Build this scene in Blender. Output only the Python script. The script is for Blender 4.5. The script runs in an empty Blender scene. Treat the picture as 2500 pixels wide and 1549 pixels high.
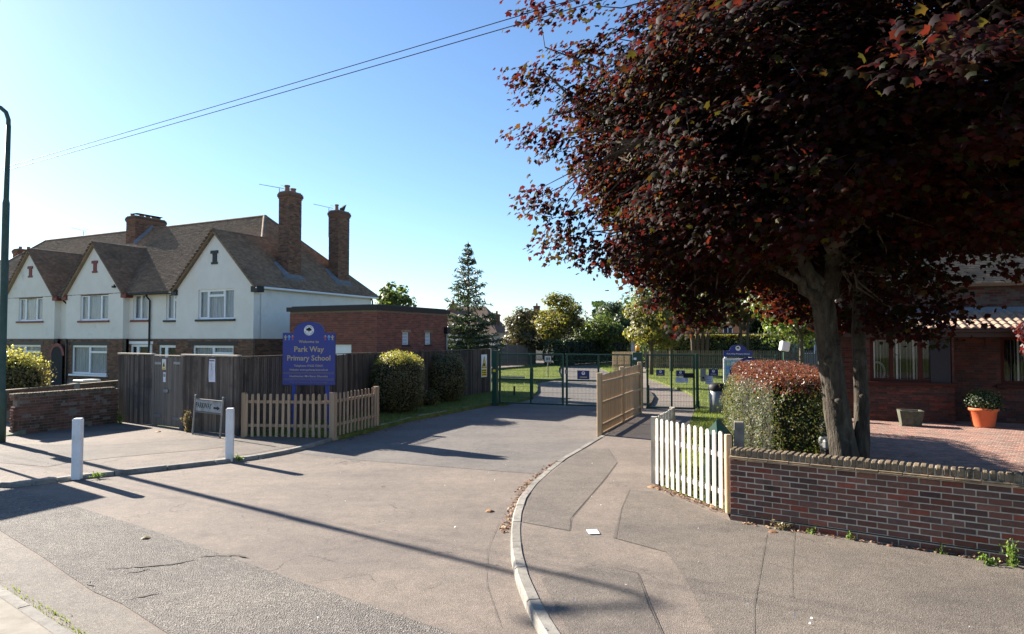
import bpy, math, random
import numpy as np
from mathutils import Matrix, Vector
random.seed(7); RNG = np.random.default_rng(11)
SC = bpy.context.scene
COL = SC.collection
R = math.radians
PI = math.pi
# ------------------------------------------------------------------ camera, sky, sun, exposure
cam_d = bpy.data.cameras.new('camera'); cam = bpy.data.objects.new('camera', cam_d); COL.objects.link(cam)
cam_d.sensor_width = 36.0; cam_d.lens = 36.0 * 1629.0 / 2500.0
cam_d.clip_start = 0.1; cam_d.clip_end = 2500.0
cam.location = (0, 0, 2.6)
cam.rotation_euler = (R(90) + math.atan(54 / 1629), 0, 0)
SC.camera = cam
SUN_EL = R(25.5); SUN_AZ = math.atan2(0.815, 0.58)          # to the left of +Y
W = bpy.data.worlds.new('World'); SC.world = W; W.use_nodes = True
wn = W.node_tree.nodes; wl = W.node_tree.links; wn.clear()
sky = wn.new('ShaderNodeTexSky'); sky.sky_type = 'NISHITA'; sky.sun_disc = False
sky.sun_elevation = SUN_EL; sky.sun_rotation = -SUN_AZ
sky.altitude = 0; sky.air_density = 1.0; sky.dust_density = 0.28; sky.ozone_density = 5.0
bg = wn.new('ShaderNodeBackground'); bg.inputs[1].default_value = 0.057
wo = wn.new('ShaderNodeOutputWorld')
wl.new(sky.outputs[0], bg.inputs[0]); wl.new(bg.outputs[0], wo.inputs[0])
sd = bpy.data.lights.new('sun', 'SUN'); sd.energy = 5.0; sd.angle = R(0.55); sd.color = (1.0, 0.91, 0.79)
so = bpy.data.objects.new('sun', sd); COL.objects.link(so)
_s = Vector((-math.sin(SUN_AZ) * math.cos(SUN_EL), math.cos(SUN_AZ) * math.cos(SUN_EL), math.sin(SUN_EL)))
so.rotation_euler = (-_s).to_track_quat('-Z', 'Y').to_euler(); so.location = (-30, 25, 30)
vs = SC.view_settings; vs.view_transform = 'Standard'; vs.look = 'None'; vs.exposure = 1.88; vs.gamma = 1.0
vs.use_curve_mapping = False
SC.cycles.max_bounces = 8; SC.cycles.transparent_max_bounces = 12

# ------------------------------------------------------------------ mesh helpers
class MB:
    def __init__(s): s.v = []; s.f = []
    def add(s, vs, fs):
        n = len(s.v); s.v += [tuple(map(float, p)) for p in vs]; s.f += [tuple(i + n for i in f) for f in fs]; return s
    def box(s, x0, x1, y0, y1, z0, z1):
        return s.add([(x0,y0,z0),(x1,y0,z0),(x1,y1,z0),(x0,y1,z0),(x0,y0,z1),(x1,y0,z1),(x1,y1,z1),(x0,y1,z1)],
              [(3,2,1,0),(4,5,6,7),(0,1,5,4),(1,2,6,5),(2,3,7,6),(3,0,4,7)])
    def cbox(s, x0, x1, y0, y1, z0, z1, c=0.006):
        # box with chamfered edges
        xs=(x0,x1); ys=(y0,y1); zs=(z0,z1); V=[]; F=[]; idx={}
        for i in (0,1):
            for j in (0,1):
                for k in (0,1):
                    sx=1 if i==0 else -1; sy=1 if j==0 else -1; sz=1 if k==0 else -1
                    idx[i,j,k]=len(V)
                    V+=[(xs[i],ys[j]+sy*c,zs[k]+sz*c),(xs[i]+sx*c,ys[j],zs[k]+sz*c),(xs[i]+sx*c,ys[j]+sy*c,zs[k])]
        q=lambda a,o:idx[a]+o
        F+=[(q((0,0,0),0),q((0,0,1),0),q((0,1,1),0),q((0,1,0),0)),(q((1,0,0),0),q((1,1,0),0),q((1,1,1),0),q((1,0,1),0)),
            (q((0,0,0),1),q((1,0,0),1),q((1,0,1),1),q((0,0,1),1)),(q((0,1,0),1),q((0,1,1),1),q((1,1,1),1),q((1,1,0),1)),
            (q((0,0,0),2),q((0,1,0),2),q((1,1,0),2),q((1,0,0),2)),(q((0,0,1),2),q((1,0,1),2),q((1,1,1),2),q((0,1,1),2))]
        for j in (0,1):
            for k in (0,1):
                F.append((q((0,j,k),1),q((0,j,k),2),q((1,j,k),2),q((1,j,k),1)))
        for i in (0,1):
            for k in (0,1): F.append((q((i,0,k),0),q((i,0,k),2),q((i,1,k),2),q((i,1,k),0)))
            for j in (0,1): F.append((q((i,j,0),0),q((i,j,0),1),q((i,j,1),1),q((i,j,1),0)))
        for i in (0,1):
            for j in (0,1):
                for k in (0,1): F.append((q((i,j,k),0),q((i,j,k),1),q((i,j,k),2)))
        return s.add(V,F)
    def prism(s, P, z0, z1):
        n=len(P); z0s = z0 if hasattr(z0,'__len__') else [z0]*n; z1s = z1 if hasattr(z1,'__len__') else [z1]*n
        V=[(p[0],p[1],z0s[i]) for i,p in enumerate(P)]+[(p[0],p[1],z1s[i]) for i,p in enumerate(P)]
        return s.add(V,[tuple(range(n))[::-1],tuple(range(n,2*n))]+[(i,(i+1)%n,n+(i+1)%n,n+i) for i in range(n)])
    def plate(s, P, y0, y1):          # outline in x,z; extruded along y
        n=len(P); V=[(p[0],y0,p[1]) for p in P]+[(p[0],y1,p[1]) for p in P]
        return s.add(V,[tuple(range(n)),tuple(range(n,2*n))[::-1]]+[(i,n+i,n+(i+1)%n,(i+1)%n) for i in range(n)])
    def tube(s, P, r, n=8, caps=True):
        P=[Vector(p) for p in P]; rs = r if hasattr(r,'__len__') else [r]*len(P)
        V=[];F=[]; up=None
        for i,p in enumerate(P):
            t=(P[min(i+1,len(P)-1)]-P[max(i-1,0)])
            t = t.normalized() if t.length>1e-9 else Vector((0,0,1))
            if up is None:
                up=t.orthogonal().normalized()
            else:
                up=(up-t*up.dot(t)); up = up.normalized() if up.length>1e-6 else t.orthogonal().normalized()
            w=t.cross(up)
            for k in range(n):
                a=2*PI*k/n; V.append(p+(up*math.cos(a)+w*math.sin(a))*rs[i])
        for i in range(len(P)-1):
            for k in range(n):
                F.append((i*n+k,i*n+(k+1)%n,(i+1)*n+(k+1)%n,(i+1)*n+k))
        if caps: F+= [tuple(range(n))[::-1], tuple(range((len(P)-1)*n,len(P)*n))]
        return s.add(V,F)
    def lathe(s, prof, n=20, c=(0,0)):
        V=[];F=[]
        for r,z in prof:
            for k in range(n):
                a=2*PI*k/n; V.append((c[0]+r*math.cos(a),c[1]+r*math.sin(a),z))
        m=len(prof)
        for i in range(m-1):
            for k in range(n): F.append((i*n+k,i*n+(k+1)%n,(i+1)*n+(k+1)%n,(i+1)*n+k))
        F+=[tuple(range(n))[::-1],tuple(range((m-1)*n,m*n))]
        return s.add(V,F)
    def disc(s, x, z, r, y0, y1, n=24, rz=None):
        rz = rz or r
        return s.plate([(x+r*math.cos(2*PI*k/n),z+rz*math.sin(2*PI*k/n)) for k in range(n)],y0,y1)
    def mesh(s, name, m, smooth=False):
        me=bpy.data.meshes.new(name); me.from_pydata(s.v,[],s.f)
        if m: me.materials.append(m)
        if smooth: me.polygons.foreach_set('use_smooth',[True]*len(me.polygons))
        me.update(); return me
    def build(s, name, m, parent=None, smooth=False, loc=None, rotz=None, **tags):
        return link(name, s.mesh(name,m,smooth), parent, loc, rotz, **tags)
def link(name, me, parent=None, loc=None, rotz=None, M=None, label=None, cat=None, group=None, kind=None):
    o=bpy.data.objects.new(name,me); COL.objects.link(o)
    if parent: o.parent=parent
    if M is not None: o.matrix_local=M
    if loc is not None: o.location=loc
    if rotz is not None: o.rotation_euler=(0,0,rotz)
    return tag(o,label,cat,group,kind)
def tag(o, label=None, cat=None, group=None, kind=None):
    for k,v in (('label',label),('category',cat),('group',group),('kind',kind)):
        if v: o[k]=v
    return o
def thing(name, label, cat, loc=(0,0,0), rotz=0., group=None):
    o=bpy.data.objects.new(name,None); COL.objects.link(o); o.empty_display_size=0.2
    o.location=loc; o.rotation_euler=(0,0,rotz)
    return tag(o,label,cat,group)
def nmesh(name, V, F, m, smooth=False):
    """big mesh from numpy arrays; F is (n,k)"""
    me=bpy.data.meshes.new(name); V=np.asarray(V,np.float32); F=np.asarray(F,np.int32); n,k=F.shape
    me.vertices.add(len(V)); me.vertices.foreach_set('co',V.ravel())
    me.loops.add(n*k); me.loops.foreach_set('vertex_index',F.ravel())
    me.polygons.add(n); me.polygons.foreach_set('loop_start',np.arange(0,n*k,k,dtype=np.int32))
    me.polygons.foreach_set('loop_total',np.full(n,k,np.int32))
    if smooth: me.polygons.foreach_set('use_smooth',np.ones(n,bool))
    me.materials.append(m); me.update(calc_edges=True); me.validate(); return me
def T(x,y,z): return Matrix.Translation((x,y,z))
def RZ(a): return Matrix.Rotation(a,4,'Z')

# ------------------------------------------------------------------ materials
def _new(name):
    m=bpy.data.materials.new(name); m.use_nodes=True; nt=m.node_tree; nt.nodes.clear()
    out=nt.nodes.new('ShaderNodeOutputMaterial'); bs=nt.nodes.new('ShaderNodeBsdfPrincipled')
    nt.links.new(bs.outputs[0],out.inputs[0]); return m,nt,bs,out
def c4(c): return (c[0],c[1],c[2],1.0)
def _rand(nt):
    oi=nt.nodes.new('ShaderNodeObjectInfo'); ge=nt.nodes.new('ShaderNodeNewGeometry')
    a=nt.nodes.new('ShaderNodeMath'); a.operation='ADD'; nt.links.new(oi.outputs['Random'],a.inputs[0]); nt.links.new(ge.outputs['Random Per Island'],a.inputs[1])
    f=nt.nodes.new('ShaderNodeMath'); f.operation='FRACT'; nt.links.new(a.outputs[0],f.inputs[0]); return f.outputs[0]
def _pos(nt, stretch=None):
    ge=nt.nodes.new('ShaderNodeNewGeometry'); o=ge.outputs['Position']
    if stretch:
        mp=nt.nodes.new('ShaderNodeMapping'); mp.inputs['Scale'].default_value=stretch; nt.links.new(o,mp.inputs[0]); o=mp.outputs[0]
    return o
def _noise(nt, vec, scale, detail=5, rough=.6):
    n=nt.nodes.new('ShaderNodeTexNoise'); n.inputs['Scale'].default_value=scale; n.inputs['Detail'].default_value=detail; n.inputs['Roughness'].default_value=rough
    nt.links.new(vec,n.inputs['Vector']); return n.outputs['Fac']
def _ramp(nt, fac, stops):
    r=nt.nodes.new('ShaderNodeValToRGB'); e=r.color_ramp.elements
    while len(e)<len(stops): e.new(0.5)
    for i,(p,c) in enumerate(stops): e[i].position=p; e[i].color=c4(c)
    nt.links.new(fac,r.inputs[0]); return r.outputs[0]
def _mix(nt, fac, a, b, typ='MIX'):
    m=nt.nodes.new('ShaderNodeMix'); m.data_type='RGBA'; m.blend_type=typ
    for s,v in ((m.inputs[0],fac),(m.inputs[6],a),(m.inputs[7],b)):
        if isinstance(v,(int,float)): s.default_value=v
        elif isinstance(v,tuple): s.default_value=c4(v)
        else: nt.links.new(v,s)
    return m.outputs[2]
def _map(nt, v, a, b, c, d):
    m=nt.nodes.new('ShaderNodeMapRange'); m.inputs[1].default_value=a; m.inputs[2].default_value=b; m.inputs[3].default_value=c; m.inputs[4].default_value=d
    nt.links.new(v,m.inputs[0]); return m.outputs[0]
def _bump(nt, bs, h, strength, dist=0.01):
    b=nt.nodes.new('ShaderNodeBump'); b.inputs['Strength'].default_value=strength; b.inputs['Distance'].default_value=dist
    nt.links.new(h,b.inputs['Height']); nt.links.new(b.outputs[0],bs.inputs['Normal'])
MATS={}
def mat(name, stops, scale=6., rough=.8, bump=0., bscale=80., bdist=.01, rand=0., spec=.3, metal=0., stretch=None, tint=None, stain=None):
    """noise ramp between colours; rand = per-piece brightness spread; tint = second per-piece ramp multiplied"""
    if name in MATS: return MATS[name]
    m,nt,bs,out=_new(name)
    if isinstance(stops[0],(int,float)): stops=[(0.,tuple(x*.88 for x in stops)),(1.,tuple(min(1,x*1.1) for x in stops))]
    elif len(stops[0])==3: k=len(stops)-1; stops=[(.3+.4*i/max(k,1),c) for i,c in enumerate(stops)]
    p=_pos(nt,stretch); col=_ramp(nt,_noise(nt,p,scale),stops)
    if rand or tint:
        r=_rand(nt)
        if tint:
            r2=nt.nodes.new('ShaderNodeMath'); r2.operation='MULTIPLY'; r2.inputs[1].default_value=7.31; nt.links.new(r,r2.inputs[0])
            r3=nt.nodes.new('ShaderNodeMath'); r3.operation='FRACT'; nt.links.new(r2.outputs[0],r3.inputs[0])
            col=_mix(nt,1.,col,_ramp(nt,r3.outputs[0],tint),'MULTIPLY')
        if rand:
            h=nt.nodes.new('ShaderNodeHueSaturation'); nt.links.new(_map(nt,r,0,1,1-rand,1+rand),h.inputs['Value']); nt.links.new(col,h.inputs['Color']); col=h.outputs[0]
    if stain:      # (colour, scale, lo, hi): lichen, moss or dirt with a shape of its own
        for st_ in stain:
            sc,ss,lo,hi=st_[:4]; f=_map(nt,_noise(nt,_pos(nt,st_[4] if len(st_)>4 else None),ss,6,.65),lo,hi,0,1); f2=nt.nodes.new('ShaderNodeClamp'); nt.links.new(f,f2.inputs[0])
            col=_mix(nt,f2.outputs[0],col,sc)
    nt.links.new(col,bs.inputs['Base Color']); bs.inputs['Roughness'].default_value=rough
    bs.inputs['Specular IOR Level'].default_value=spec; bs.inputs['Metallic'].default_value=metal
    if bump: _bump(nt,bs,_noise(nt,_pos(nt,stretch),bscale,5),bump,bdist)
    MATS[name]=m; return m
def asphalt(name, dark, mid, light, stone=70., bump=.5, cracks=.5, patch=None, crackscale=.45):
    if name in MATS: return MATS[name]
    m,nt,bs,out=_new(name); p=_pos(nt)
    v=nt.nodes.new('ShaderNodeTexVoronoi'); v.inputs['Scale'].default_value=stone; nt.links.new(p,v.inputs['Vector'])
    sp=nt.nodes.new('ShaderNodeSeparateColor'); nt.links.new(v.outputs['Color'],sp.inputs[0])
    col=_ramp(nt,sp.outputs[0],[(0,dark),(.45,mid),(.85,mid),(1,light)])
    big=_noise(nt,p,.55,6,.6); col=_mix(nt,1.,col,_ramp(nt,big,[(.25,(.74,.74,.75)),(.5,(.97,.96,.95)),(.72,(1.12,1.1,1.06))]),'MULTIPLY')
    med=_noise(nt,p,5.,6,.7); col=_mix(nt,1.,col,_ramp(nt,med,[(.28,(.8,.8,.8)),(.6,(1.05,1.04,1.03))]),'MULTIPLY')
    ty=_noise(nt,_pos(nt,(.22,.9,1)),1.1,5,.65); col=_mix(nt,1.,col,_ramp(nt,ty,[(.3,(.84,.84,.85)),(.55,(1.02,1.01,1.)),(.75,(1.1,1.08,1.05))]),'MULTIPLY')
    oil=nt.nodes.new('ShaderNodeClamp'); nt.links.new(_map(nt,_noise(nt,p,1.6,3,.5),.66,.76,0,.45),oil.inputs[0]); col=_mix(nt,oil.outputs[0],col,tuple(x*.7 for x in dark))
    # pale grit specks
    v2=nt.nodes.new('ShaderNodeTexVoronoi'); v2.inputs['Scale'].default_value=9.; nt.links.new(p,v2.inputs['Vector'])
    g=nt.nodes.new('ShaderNodeMath'); g.operation='LESS_THAN'; g.inputs[1].default_value=.022; nt.links.new(v2.outputs['Distance'],g.inputs[0])
    col=_mix(nt,g.outputs[0],col,tuple(min(.75,x*1.9) for x in light))
    hgt=v.outputs['Distance']
    if cracks:
        nz=nt.nodes.new('ShaderNodeTexNoise'); nz.inputs['Scale'].default_value=1.7; nz.inputs['Detail'].default_value=8; nt.links.new(p,nz.inputs['Vector'])
        mv=nt.nodes.new('ShaderNodeVectorMath'); mv.operation='MULTIPLY_ADD'; mv.inputs[1].default_value=(1.5,1.5,0); nt.links.new(nz.outputs['Color'],mv.inputs[0]); nt.links.new(p,mv.inputs[2])
        vc=nt.nodes.new('ShaderNodeTexVoronoi'); vc.feature='DISTANCE_TO_EDGE'; vc.inputs['Scale'].default_value=crackscale; nt.links.new(mv.outputs[0],vc.inputs['Vector'])
        ck=nt.nodes.new('ShaderNodeClamp'); nt.links.new(_map(nt,vc.outputs['Distance'],.0,.006,1,0),ck.inputs[0])
        mk=nt.nodes.new('ShaderNodeClamp'); nt.links.new(_map(nt,_noise(nt,p,.8,4),.5,.62,0,cracks),mk.inputs[0])
        f=nt.nodes.new('ShaderNodeMath'); f.operation='MULTIPLY'; nt.links.new(ck.outputs[0],f.inputs[0]); nt.links.new(mk.outputs[0],f.inputs[1])
        col=_mix(nt,f.outputs[0],col,tuple(x*.3 for x in dark))
    nt.links.new(col,bs.inputs['Base Color']); bs.inputs['Roughness'].default_value=.88; bs.inputs['Specular IOR Level'].default_value=.25
    if bump: _bump(nt,bs,hgt,bump,.012)
    MATS[name]=m; return m
def leafmat(name, stops, tstops=None, tfac=.4, rough=.45, spec=.5):
    """leaf: reflecting base colour plus light through the blade; colour per leaf"""
    if name in MATS: return MATS[name]
    m,nt,bs,out=_new(name); r=_rand(nt); col=_ramp(nt,r,stops)
    nt.links.new(col,bs.inputs['Base Color']); bs.inputs['Roughness'].default_value=rough; bs.inputs['Specular IOR Level'].default_value=spec
    tr=nt.nodes.new('ShaderNodeBsdfTranslucent'); nt.links.new(_ramp(nt,r,tstops or stops),tr.inputs[0])
    mx=nt.nodes.new('ShaderNodeMixShader'); mx.inputs[0].default_value=tfac
    nt.links.new(bs.outputs[0],mx.inputs[1]); nt.links.new(tr.outputs[0],mx.inputs[2]); nt.links.new(mx.outputs[0],out.inputs[0])
    MATS[name]=m; return m
def glassmat(name, tint=(.93,.95,.96), refl=.02):
    """window pane: mostly clear, with a mirror reflection of the surroundings"""
    if name in MATS: return MATS[name]
    m,nt,bs,out=_new(name); tr=nt.nodes.new('ShaderNodeBsdfTransparent'); tr.inputs[0].default_value=c4(tint)
    gl=nt.nodes.new('ShaderNodeBsdfGlossy'); gl.inputs['Roughness'].default_value=.03
    fr=nt.nodes.new('ShaderNodeMath'); fr.operation='POWER'; fr.inputs[1].default_value=4.; lw=nt.nodes.new('ShaderNodeLayerWeight'); lw.inputs[0].default_value=.5; nt.links.new(lw.outputs['Facing'],fr.inputs[0]); f2_=nt.nodes.new('ShaderNodeMath'); f2_.operation='MULTIPLY'; f2_.inputs[1].default_value=.5; nt.links.new(fr.outputs[0],f2_.inputs[0]); fr=f2_
    a=nt.nodes.new('ShaderNodeMath'); a.operation='ADD'; a.inputs[1].default_value=refl; a.use_clamp=True; nt.links.new(fr.outputs[0],a.inputs[0])
    mx=nt.nodes.new('ShaderNodeMixShader'); nt.links.new(a.outputs[0],mx.inputs[0]); nt.links.new(tr.outputs[0],mx.inputs[1]); nt.links.new(gl.outputs[0],mx.inputs[2])
    nt.links.new(mx.outputs[0],out.inputs[0]); nt.nodes.remove(bs); MATS[name]=m; return m
BRICKT=[(0,(1.45,.7,.55)),(.12,(1.25,.85,.75)),(.3,(1.,.9,.85)),(.5,(.8,.8,.82)),(.7,(.6,.65,.72)),(.85,(1.1,.8,.7)),(1,(.5,.54,.62))]
MATS['x']=None
m_road=asphalt('road_asphalt',(.138,.116,.1),(.199,.17,.147),(.265,.235,.207),stone=95,bump=.35,cracks=.85)
m_chip=asphalt('coarse_chippings',(.09,.083,.075),(.175,.162,.147),(.32,.3,.272),stone=62,bump=1.0,cracks=.3)
m_chan=asphalt('channel_asphalt',(.12,.108,.095),(.2,.182,.16),(.3,.28,.25),stone=90,bump=.4,cracks=.6)
m_drive=asphalt('drive_asphalt',(.11,.102,.095),(.158,.147,.137),(.22,.207,.195),stone=90,bump=.35,cracks=.4)
m_pave=asphalt('pavement_asphalt',(.135,.113,.097),(.2,.171,.148),(.27,.241,.212),stone=85,bump=.45,cracks=.7)
m_patch=asphalt('patch_asphalt',(.1,.086,.075),(.155,.137,.12),(.22,.2,.18),stone=85,bump=.4,cracks=.3)
m_kerb=mat('kerb_concrete',[(.18,.165,.145),(.235,.22,.195),(.27,.255,.225)],scale=9,rough=.9,bump=.4,bscale=120,rand=.16,stain=[((.13,.12,.1),3.,.5,.72),((.1,.09,.075),14.,.6,.72)])
m_grass=mat('grass_ground',[(.06,.075,.018),(.1,.125,.03),(.15,.16,.05)],scale=3.5,rough=.95,bump=.6,bscale=60,spec=.1)
m_soil=mat('soil',[(.05,.04,.03),(.09,.07,.05)],scale=5,rough=.95,bump=.6,bscale=30)
m_bricko=mat('old_wall_brick',[(.14,.068,.048),(.2,.098,.068)],scale=9,rough=.9,bump=.4,bscale=80,rand=.25,stain=[((.03,.035,.022),2.2,.48,.7)])
m_brick=mat('wall_brick',[(.125,.068,.052),(.18,.095,.07)],scale=22,rough=.85,bump=.35,bscale=120,rand=.3,tint=BRICKT,stain=[((.03,.03,.02),4.5,.63,.8)])
m_brickr=mat('red_brick',[(.2,.078,.058),(.26,.105,.075)],scale=18,rough=.85,bump=.3,bscale=100,rand=.25,tint=[(0,(1.,.9,.9)),(.5,(.85,.8,.8)),(.8,(.7,.75,.8)),(1,(1.1,.9,.8))])
m_brickh=mat('brown_brick',[(.15,.088,.06),(.21,.12,.082)],scale=18,rough=.85,bump=.3,bscale=100,rand=.3,tint=[(0,(1.,.85,.8)),(.4,(1.1,1.05,.95)),(.8,(.75,.75,.75)),(1,(.55,.55,.6))])
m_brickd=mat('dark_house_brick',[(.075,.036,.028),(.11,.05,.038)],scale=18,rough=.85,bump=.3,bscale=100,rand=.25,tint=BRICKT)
m_mortar=mat('mortar',[(.4,.34,.265),(.52,.45,.355)],scale=14,rough=.95,bump=.3,bscale=150,stain=[((.12,.11,.08),3,.5,.8)])
m_mortard=mat('old_mortar',[(.16,.135,.11),(.24,.2,.165)],scale=10,rough=.95,bump=.3,bscale=120)
m_cope=mat('coping_brick',[(.13,.095,.06),(.22,.17,.11)],scale=25,rough=.9,bump=.5,bscale=90,rand=.25,stain=[((.05,.045,.035),9,.5,.7),((.26,.24,.17),30,.62,.75)])
m_tile=mat('clay_tile_creasing',[(.22,.15,.09),(.33,.24,.15)],scale=12,rough=.85,bump=.3,rand=.2,stain=[((.12,.1,.07),8,.5,.7)])
m_roof=mat('roof_tile',[(.19,.132,.092),(.265,.19,.132)],scale=7,rough=.9,bump=.3,bscale=70,rand=.22,stain=[((.33,.3,.21),3.1,.68,.76),((.11,.09,.065),.8,.5,.8)])
m_render=mat('white_render',[(.74,.7,.63),(.81,.775,.71)],scale=1.4,rough=.92,bump=.5,bscale=55,stain=[((.5,.48,.43),.9,.6,.85)])
m_upvc=mat('white_window_frame',(.82,.83,.84),rough=.4,spec=.4)
m_blackp=mat('black_paint',(.02,.021,.023),rough=.5)
m_redp=mat('red_oxide_paint',(.2,.05,.045),rough=.6)
m_glass=glassmat('window_glass')
m_glassd=glassmat('window_glass_dark',(.85,.87,.88),.03)
m_net=mat('net_curtain',[(.2,.21,.24),(.56,.56,.58)],scale=30,rough=.9,stretch=(1,1,.04))
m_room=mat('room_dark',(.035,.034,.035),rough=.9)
m_lead=mat('lead_flashing',[(.13,.145,.16),(.2,.215,.235)],scale=6,rough=.7,metal=.0)
m_wood=mat('weathered_boards',[(.075,.056,.044),(.125,.098,.078),(.17,.138,.112)],scale=2.5,rough=.85,bump=.5,bscale=14,rand=.5,stretch=(9,9,.5),stain=[((.055,.048,.045),1.2,.52,.72)])
m_gatew=mat('grey_gate_boards',[(.15,.125,.1),(.22,.185,.15)],scale=2.5,rough=.85,bump=.4,bscale=14,rand=.14,stretch=(9,9,.5))
m_capw=mat('sunlit_capping_wood',[(.4,.35,.27),(.52,.46,.37)],scale=4,rough=.8,bump=.3)  # wood colour lightened so the capping line reads as sunlit
m_pick=mat('picket_wood',[(.3,.205,.13),(.41,.295,.195)],scale=2.2,rough=.75,bump=.3,bscale=16,rand=.16,stretch=(8,8,.5),stain=[((.16,.11,.07),9,.68,.76),((.17,.17,.15),1.5,.6,.85)])
m_pickw=mat('pale_picket_wood',[(.52,.46,.37),(.66,.61,.53)],scale=2.2,rough=.75,bump=.3,bscale=16,rand=.17,stretch=(8,8,.5),stain=[((.27,.22,.16),6,.58,.8),((.24,.24,.2),1.8,.56,.8)])
m_fencew=mat('new_fence_wood',[(.42,.29,.165),(.55,.4,.245)],scale=2.2,rough=.75,bump=.3,bscale=16,rand=.12,stretch=(8,8,.5),stain=[((.22,.14,.08),12,.68,.76)])
m_green=mat('green_gate_paint',(.008,.05,.032),rough=.45,spec=.4)
m_greend=mat('dark_green_plastic',(.02,.075,.045),rough=.5,spec=.4)
m_lampp=mat('lamp_green_paint',[(.035,.07,.05),(.06,.095,.075)],scale=5,rough=.6)
m_whitep=mat('white_bollard_paint',[(.66,.68,.7),(.78,.8,.81)],scale=6,rough=.55,stain=[((.4,.39,.36),14,.62,.8),((.5,.49,.45),3,.5,.8)])
m_blue=mat('sign_blue',[(.016,.03,.22),(.022,.04,.27)],scale=3,rough=.35,spec=.5)
m_navy=mat('sign_navy',(.01,.018,.12),rough=.4,spec=.5)
m_gold=mat('sign_gold',(.5,.41,.22),rough=.5)
m_white=mat('white_print',(.78,.79,.8),rough=.6)
m_grey=mat('grey_metal',[(.2,.21,.21),(.28,.29,.29)],scale=8,rough=.5,metal=.5)
m_yellow=mat('sign_yellow',(.75,.5,.02),rough=.5)
m_ink=mat('black_ink',(.012,.012,.014),rough=.6)
m_term=mat('terracotta_plastic',[(.5,.115,.045),(.56,.14,.06)],scale=3,rough=.6)
m_stone=mat('mossy_stone',[(.13,.14,.09),(.27,.27,.19)],scale=9,rough=.95,bump=.7,bscale=40)
m_maroon=mat('brown_window_frame',(.06,.017,.012),rough=.6,spec=.12)
m_pan=mat('pantile',[(.25,.165,.115),(.35,.25,.18)],scale=12,rough=.85,bump=.4,rand=.2,stain=[((.2,.17,.12),10,.58,.75)])
m_block=mat('paving_block',[(.25,.16,.125),(.34,.23,.18)],scale=10,rough=.9,bump=.35,rand=.25,tint=[(0,(1.1,.85,.8)),(.5,(.9,.9,.9)),(1,(.75,.78,.8))])
m_bark=mat('maple_bark',[(.022,.017,.012),(.052,.042,.031),(.09,.076,.058)],scale=4,rough=.95,bump=1.,bscale=7,bdist=.05,stretch=(3.,3.,.8),stain=[((.12,.12,.095),2.3,.55,.75),((.03,.025,.02),6,.6,.72)])
m_barkd=mat('dark_bark',[(.07,.055,.042),(.13,.105,.08)],scale=6,rough=.95,bump=.8,bscale=14)
m_amber=mat('amber_lens',(.85,.34,.02),rough=.25,spec=.5)
m_wire=mat('cable',(.03,.03,.032),rough=.5)
m_blind=mat('blind_fabric',[(.66,.63,.56),(.78,.75,.68)],scale=4,rough=.9)
# ------------------------------------------------------------------ setting: ground, road, pavements, kerbs, lawns
def sheet(name, P, z, m, parent=None, kind='structure'):
    b=MB(); b.add([(p[0],p[1],z) for p in P],[tuple(range(len(P)))])
    me=b.mesh(name,m)
    if me.polygons[0].normal.z<0: me.flip_normals()
    return link(name,me,parent,kind=kind if not parent else None)
def slab(name, P, z0, z1, m, kind='structure'):
    a=sum(P[i][0]*P[(i+1)%len(P)][1]-P[(i+1)%len(P)][0]*P[i][1] for i in range(len(P)))
    if a<0: P=P[::-1]
    return MB().prism(P,z0,z1).build(name,m,kind=kind)
sheet('ground',[(-500,-60),(500,-60),(500,900),(-500,900)],-0.06,m_grass)
sheet('road',[(-45,-15),(60,-15),(60,120),(-45,120)],0.0,m_road)
# coarse-chipped carriageway of the main road, then its smoother channel by the near kerb
sheet('carriageway',[(-26,23.9),(-9.6,12.25),(-9.03,11.86),(-7.7,11.1),(-6.5,10.27),(-5.3,9.45),(-4.4,8.8),(-3.43,8.1),(-2.3,7.25),(-.64,6.07),(2.2,4.0),(14,-4.5),(10,-7.5),(-1.1,4.55),(-3.03,5.97),(-3.83,6.64),(-4.3,6.95),(-4.91,7.46),(-5.6,8.05),(-6.95,9.15),(-26,22.6)],0.005,m_chip)
sheet('road_channel',[(-26,22.5),(-6.97,9.12),(-5.63,8.02),(-4.94,7.43),(-4.33,6.92),(-3.86,6.61),(-3.06,5.94),(-1.13,4.52),(9.97,-7.53),(9,-8.2),(-2.3,4.6),(-4.0,5.92),(-5.3,6.95),(-26,22.0)],0.004,m_chan)
# greyer surfacing of the school drive beyond the joint
sheet('school_drive',[(-4.3,18.0),(-4.75,16.6),(-5.05,15.35),(-3.34,14.44),(-1.4,13.68),(.56,12.92),(1.05,14.2),(2.4,17.6),(4.6,24.3),(4.9,30),(7.1,48),(14,92),(9,92),(3.6,54),(.8,28),(-.8,26.2),(-2.3,23.1)],0.004,m_drive)
KL=[(-24,22.2),(-16,16.75),(-10.2,12.6),(-9.3,11.9),(-8.83,11.72),(-8.41,12.03),(-8.01,12.52),(-7.4,12.93),(-6.62,13.58),(-6.01,14.1),(-5.59,14.48),(-5.2,15.1),(-5.0,15.5),(-4.78,16.2),(-4.58,17.0)]
KV=[(-4.58,17.0),(-4.2,18.13),(-3.85,19.21),(-3.21,21.38),(-2.32,23.16),(-1.69,24.52),(-.82,26.21)]
KR=[(2.5,17.95),(2.1,16.9),(1.55,15.45),(1.04,14.15),(.62,12.8),(.3,11.63),(.1,10.6),(.01,9.68),(-.02,8.9),(-.02,8.3),(-.01,7.87),(.05,7.08),(.14,6.45),(.24,5.9),(.55,4.6),(1.1,3.3),(2.2,1.9),(4.,.3),(8,-2.9)]
KN=[(-24,21.6),(-12,12.3),(-5.3,6.98),(-3.96,5.97),(-2.2,4.6),(8.8,-8.2)]
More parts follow.
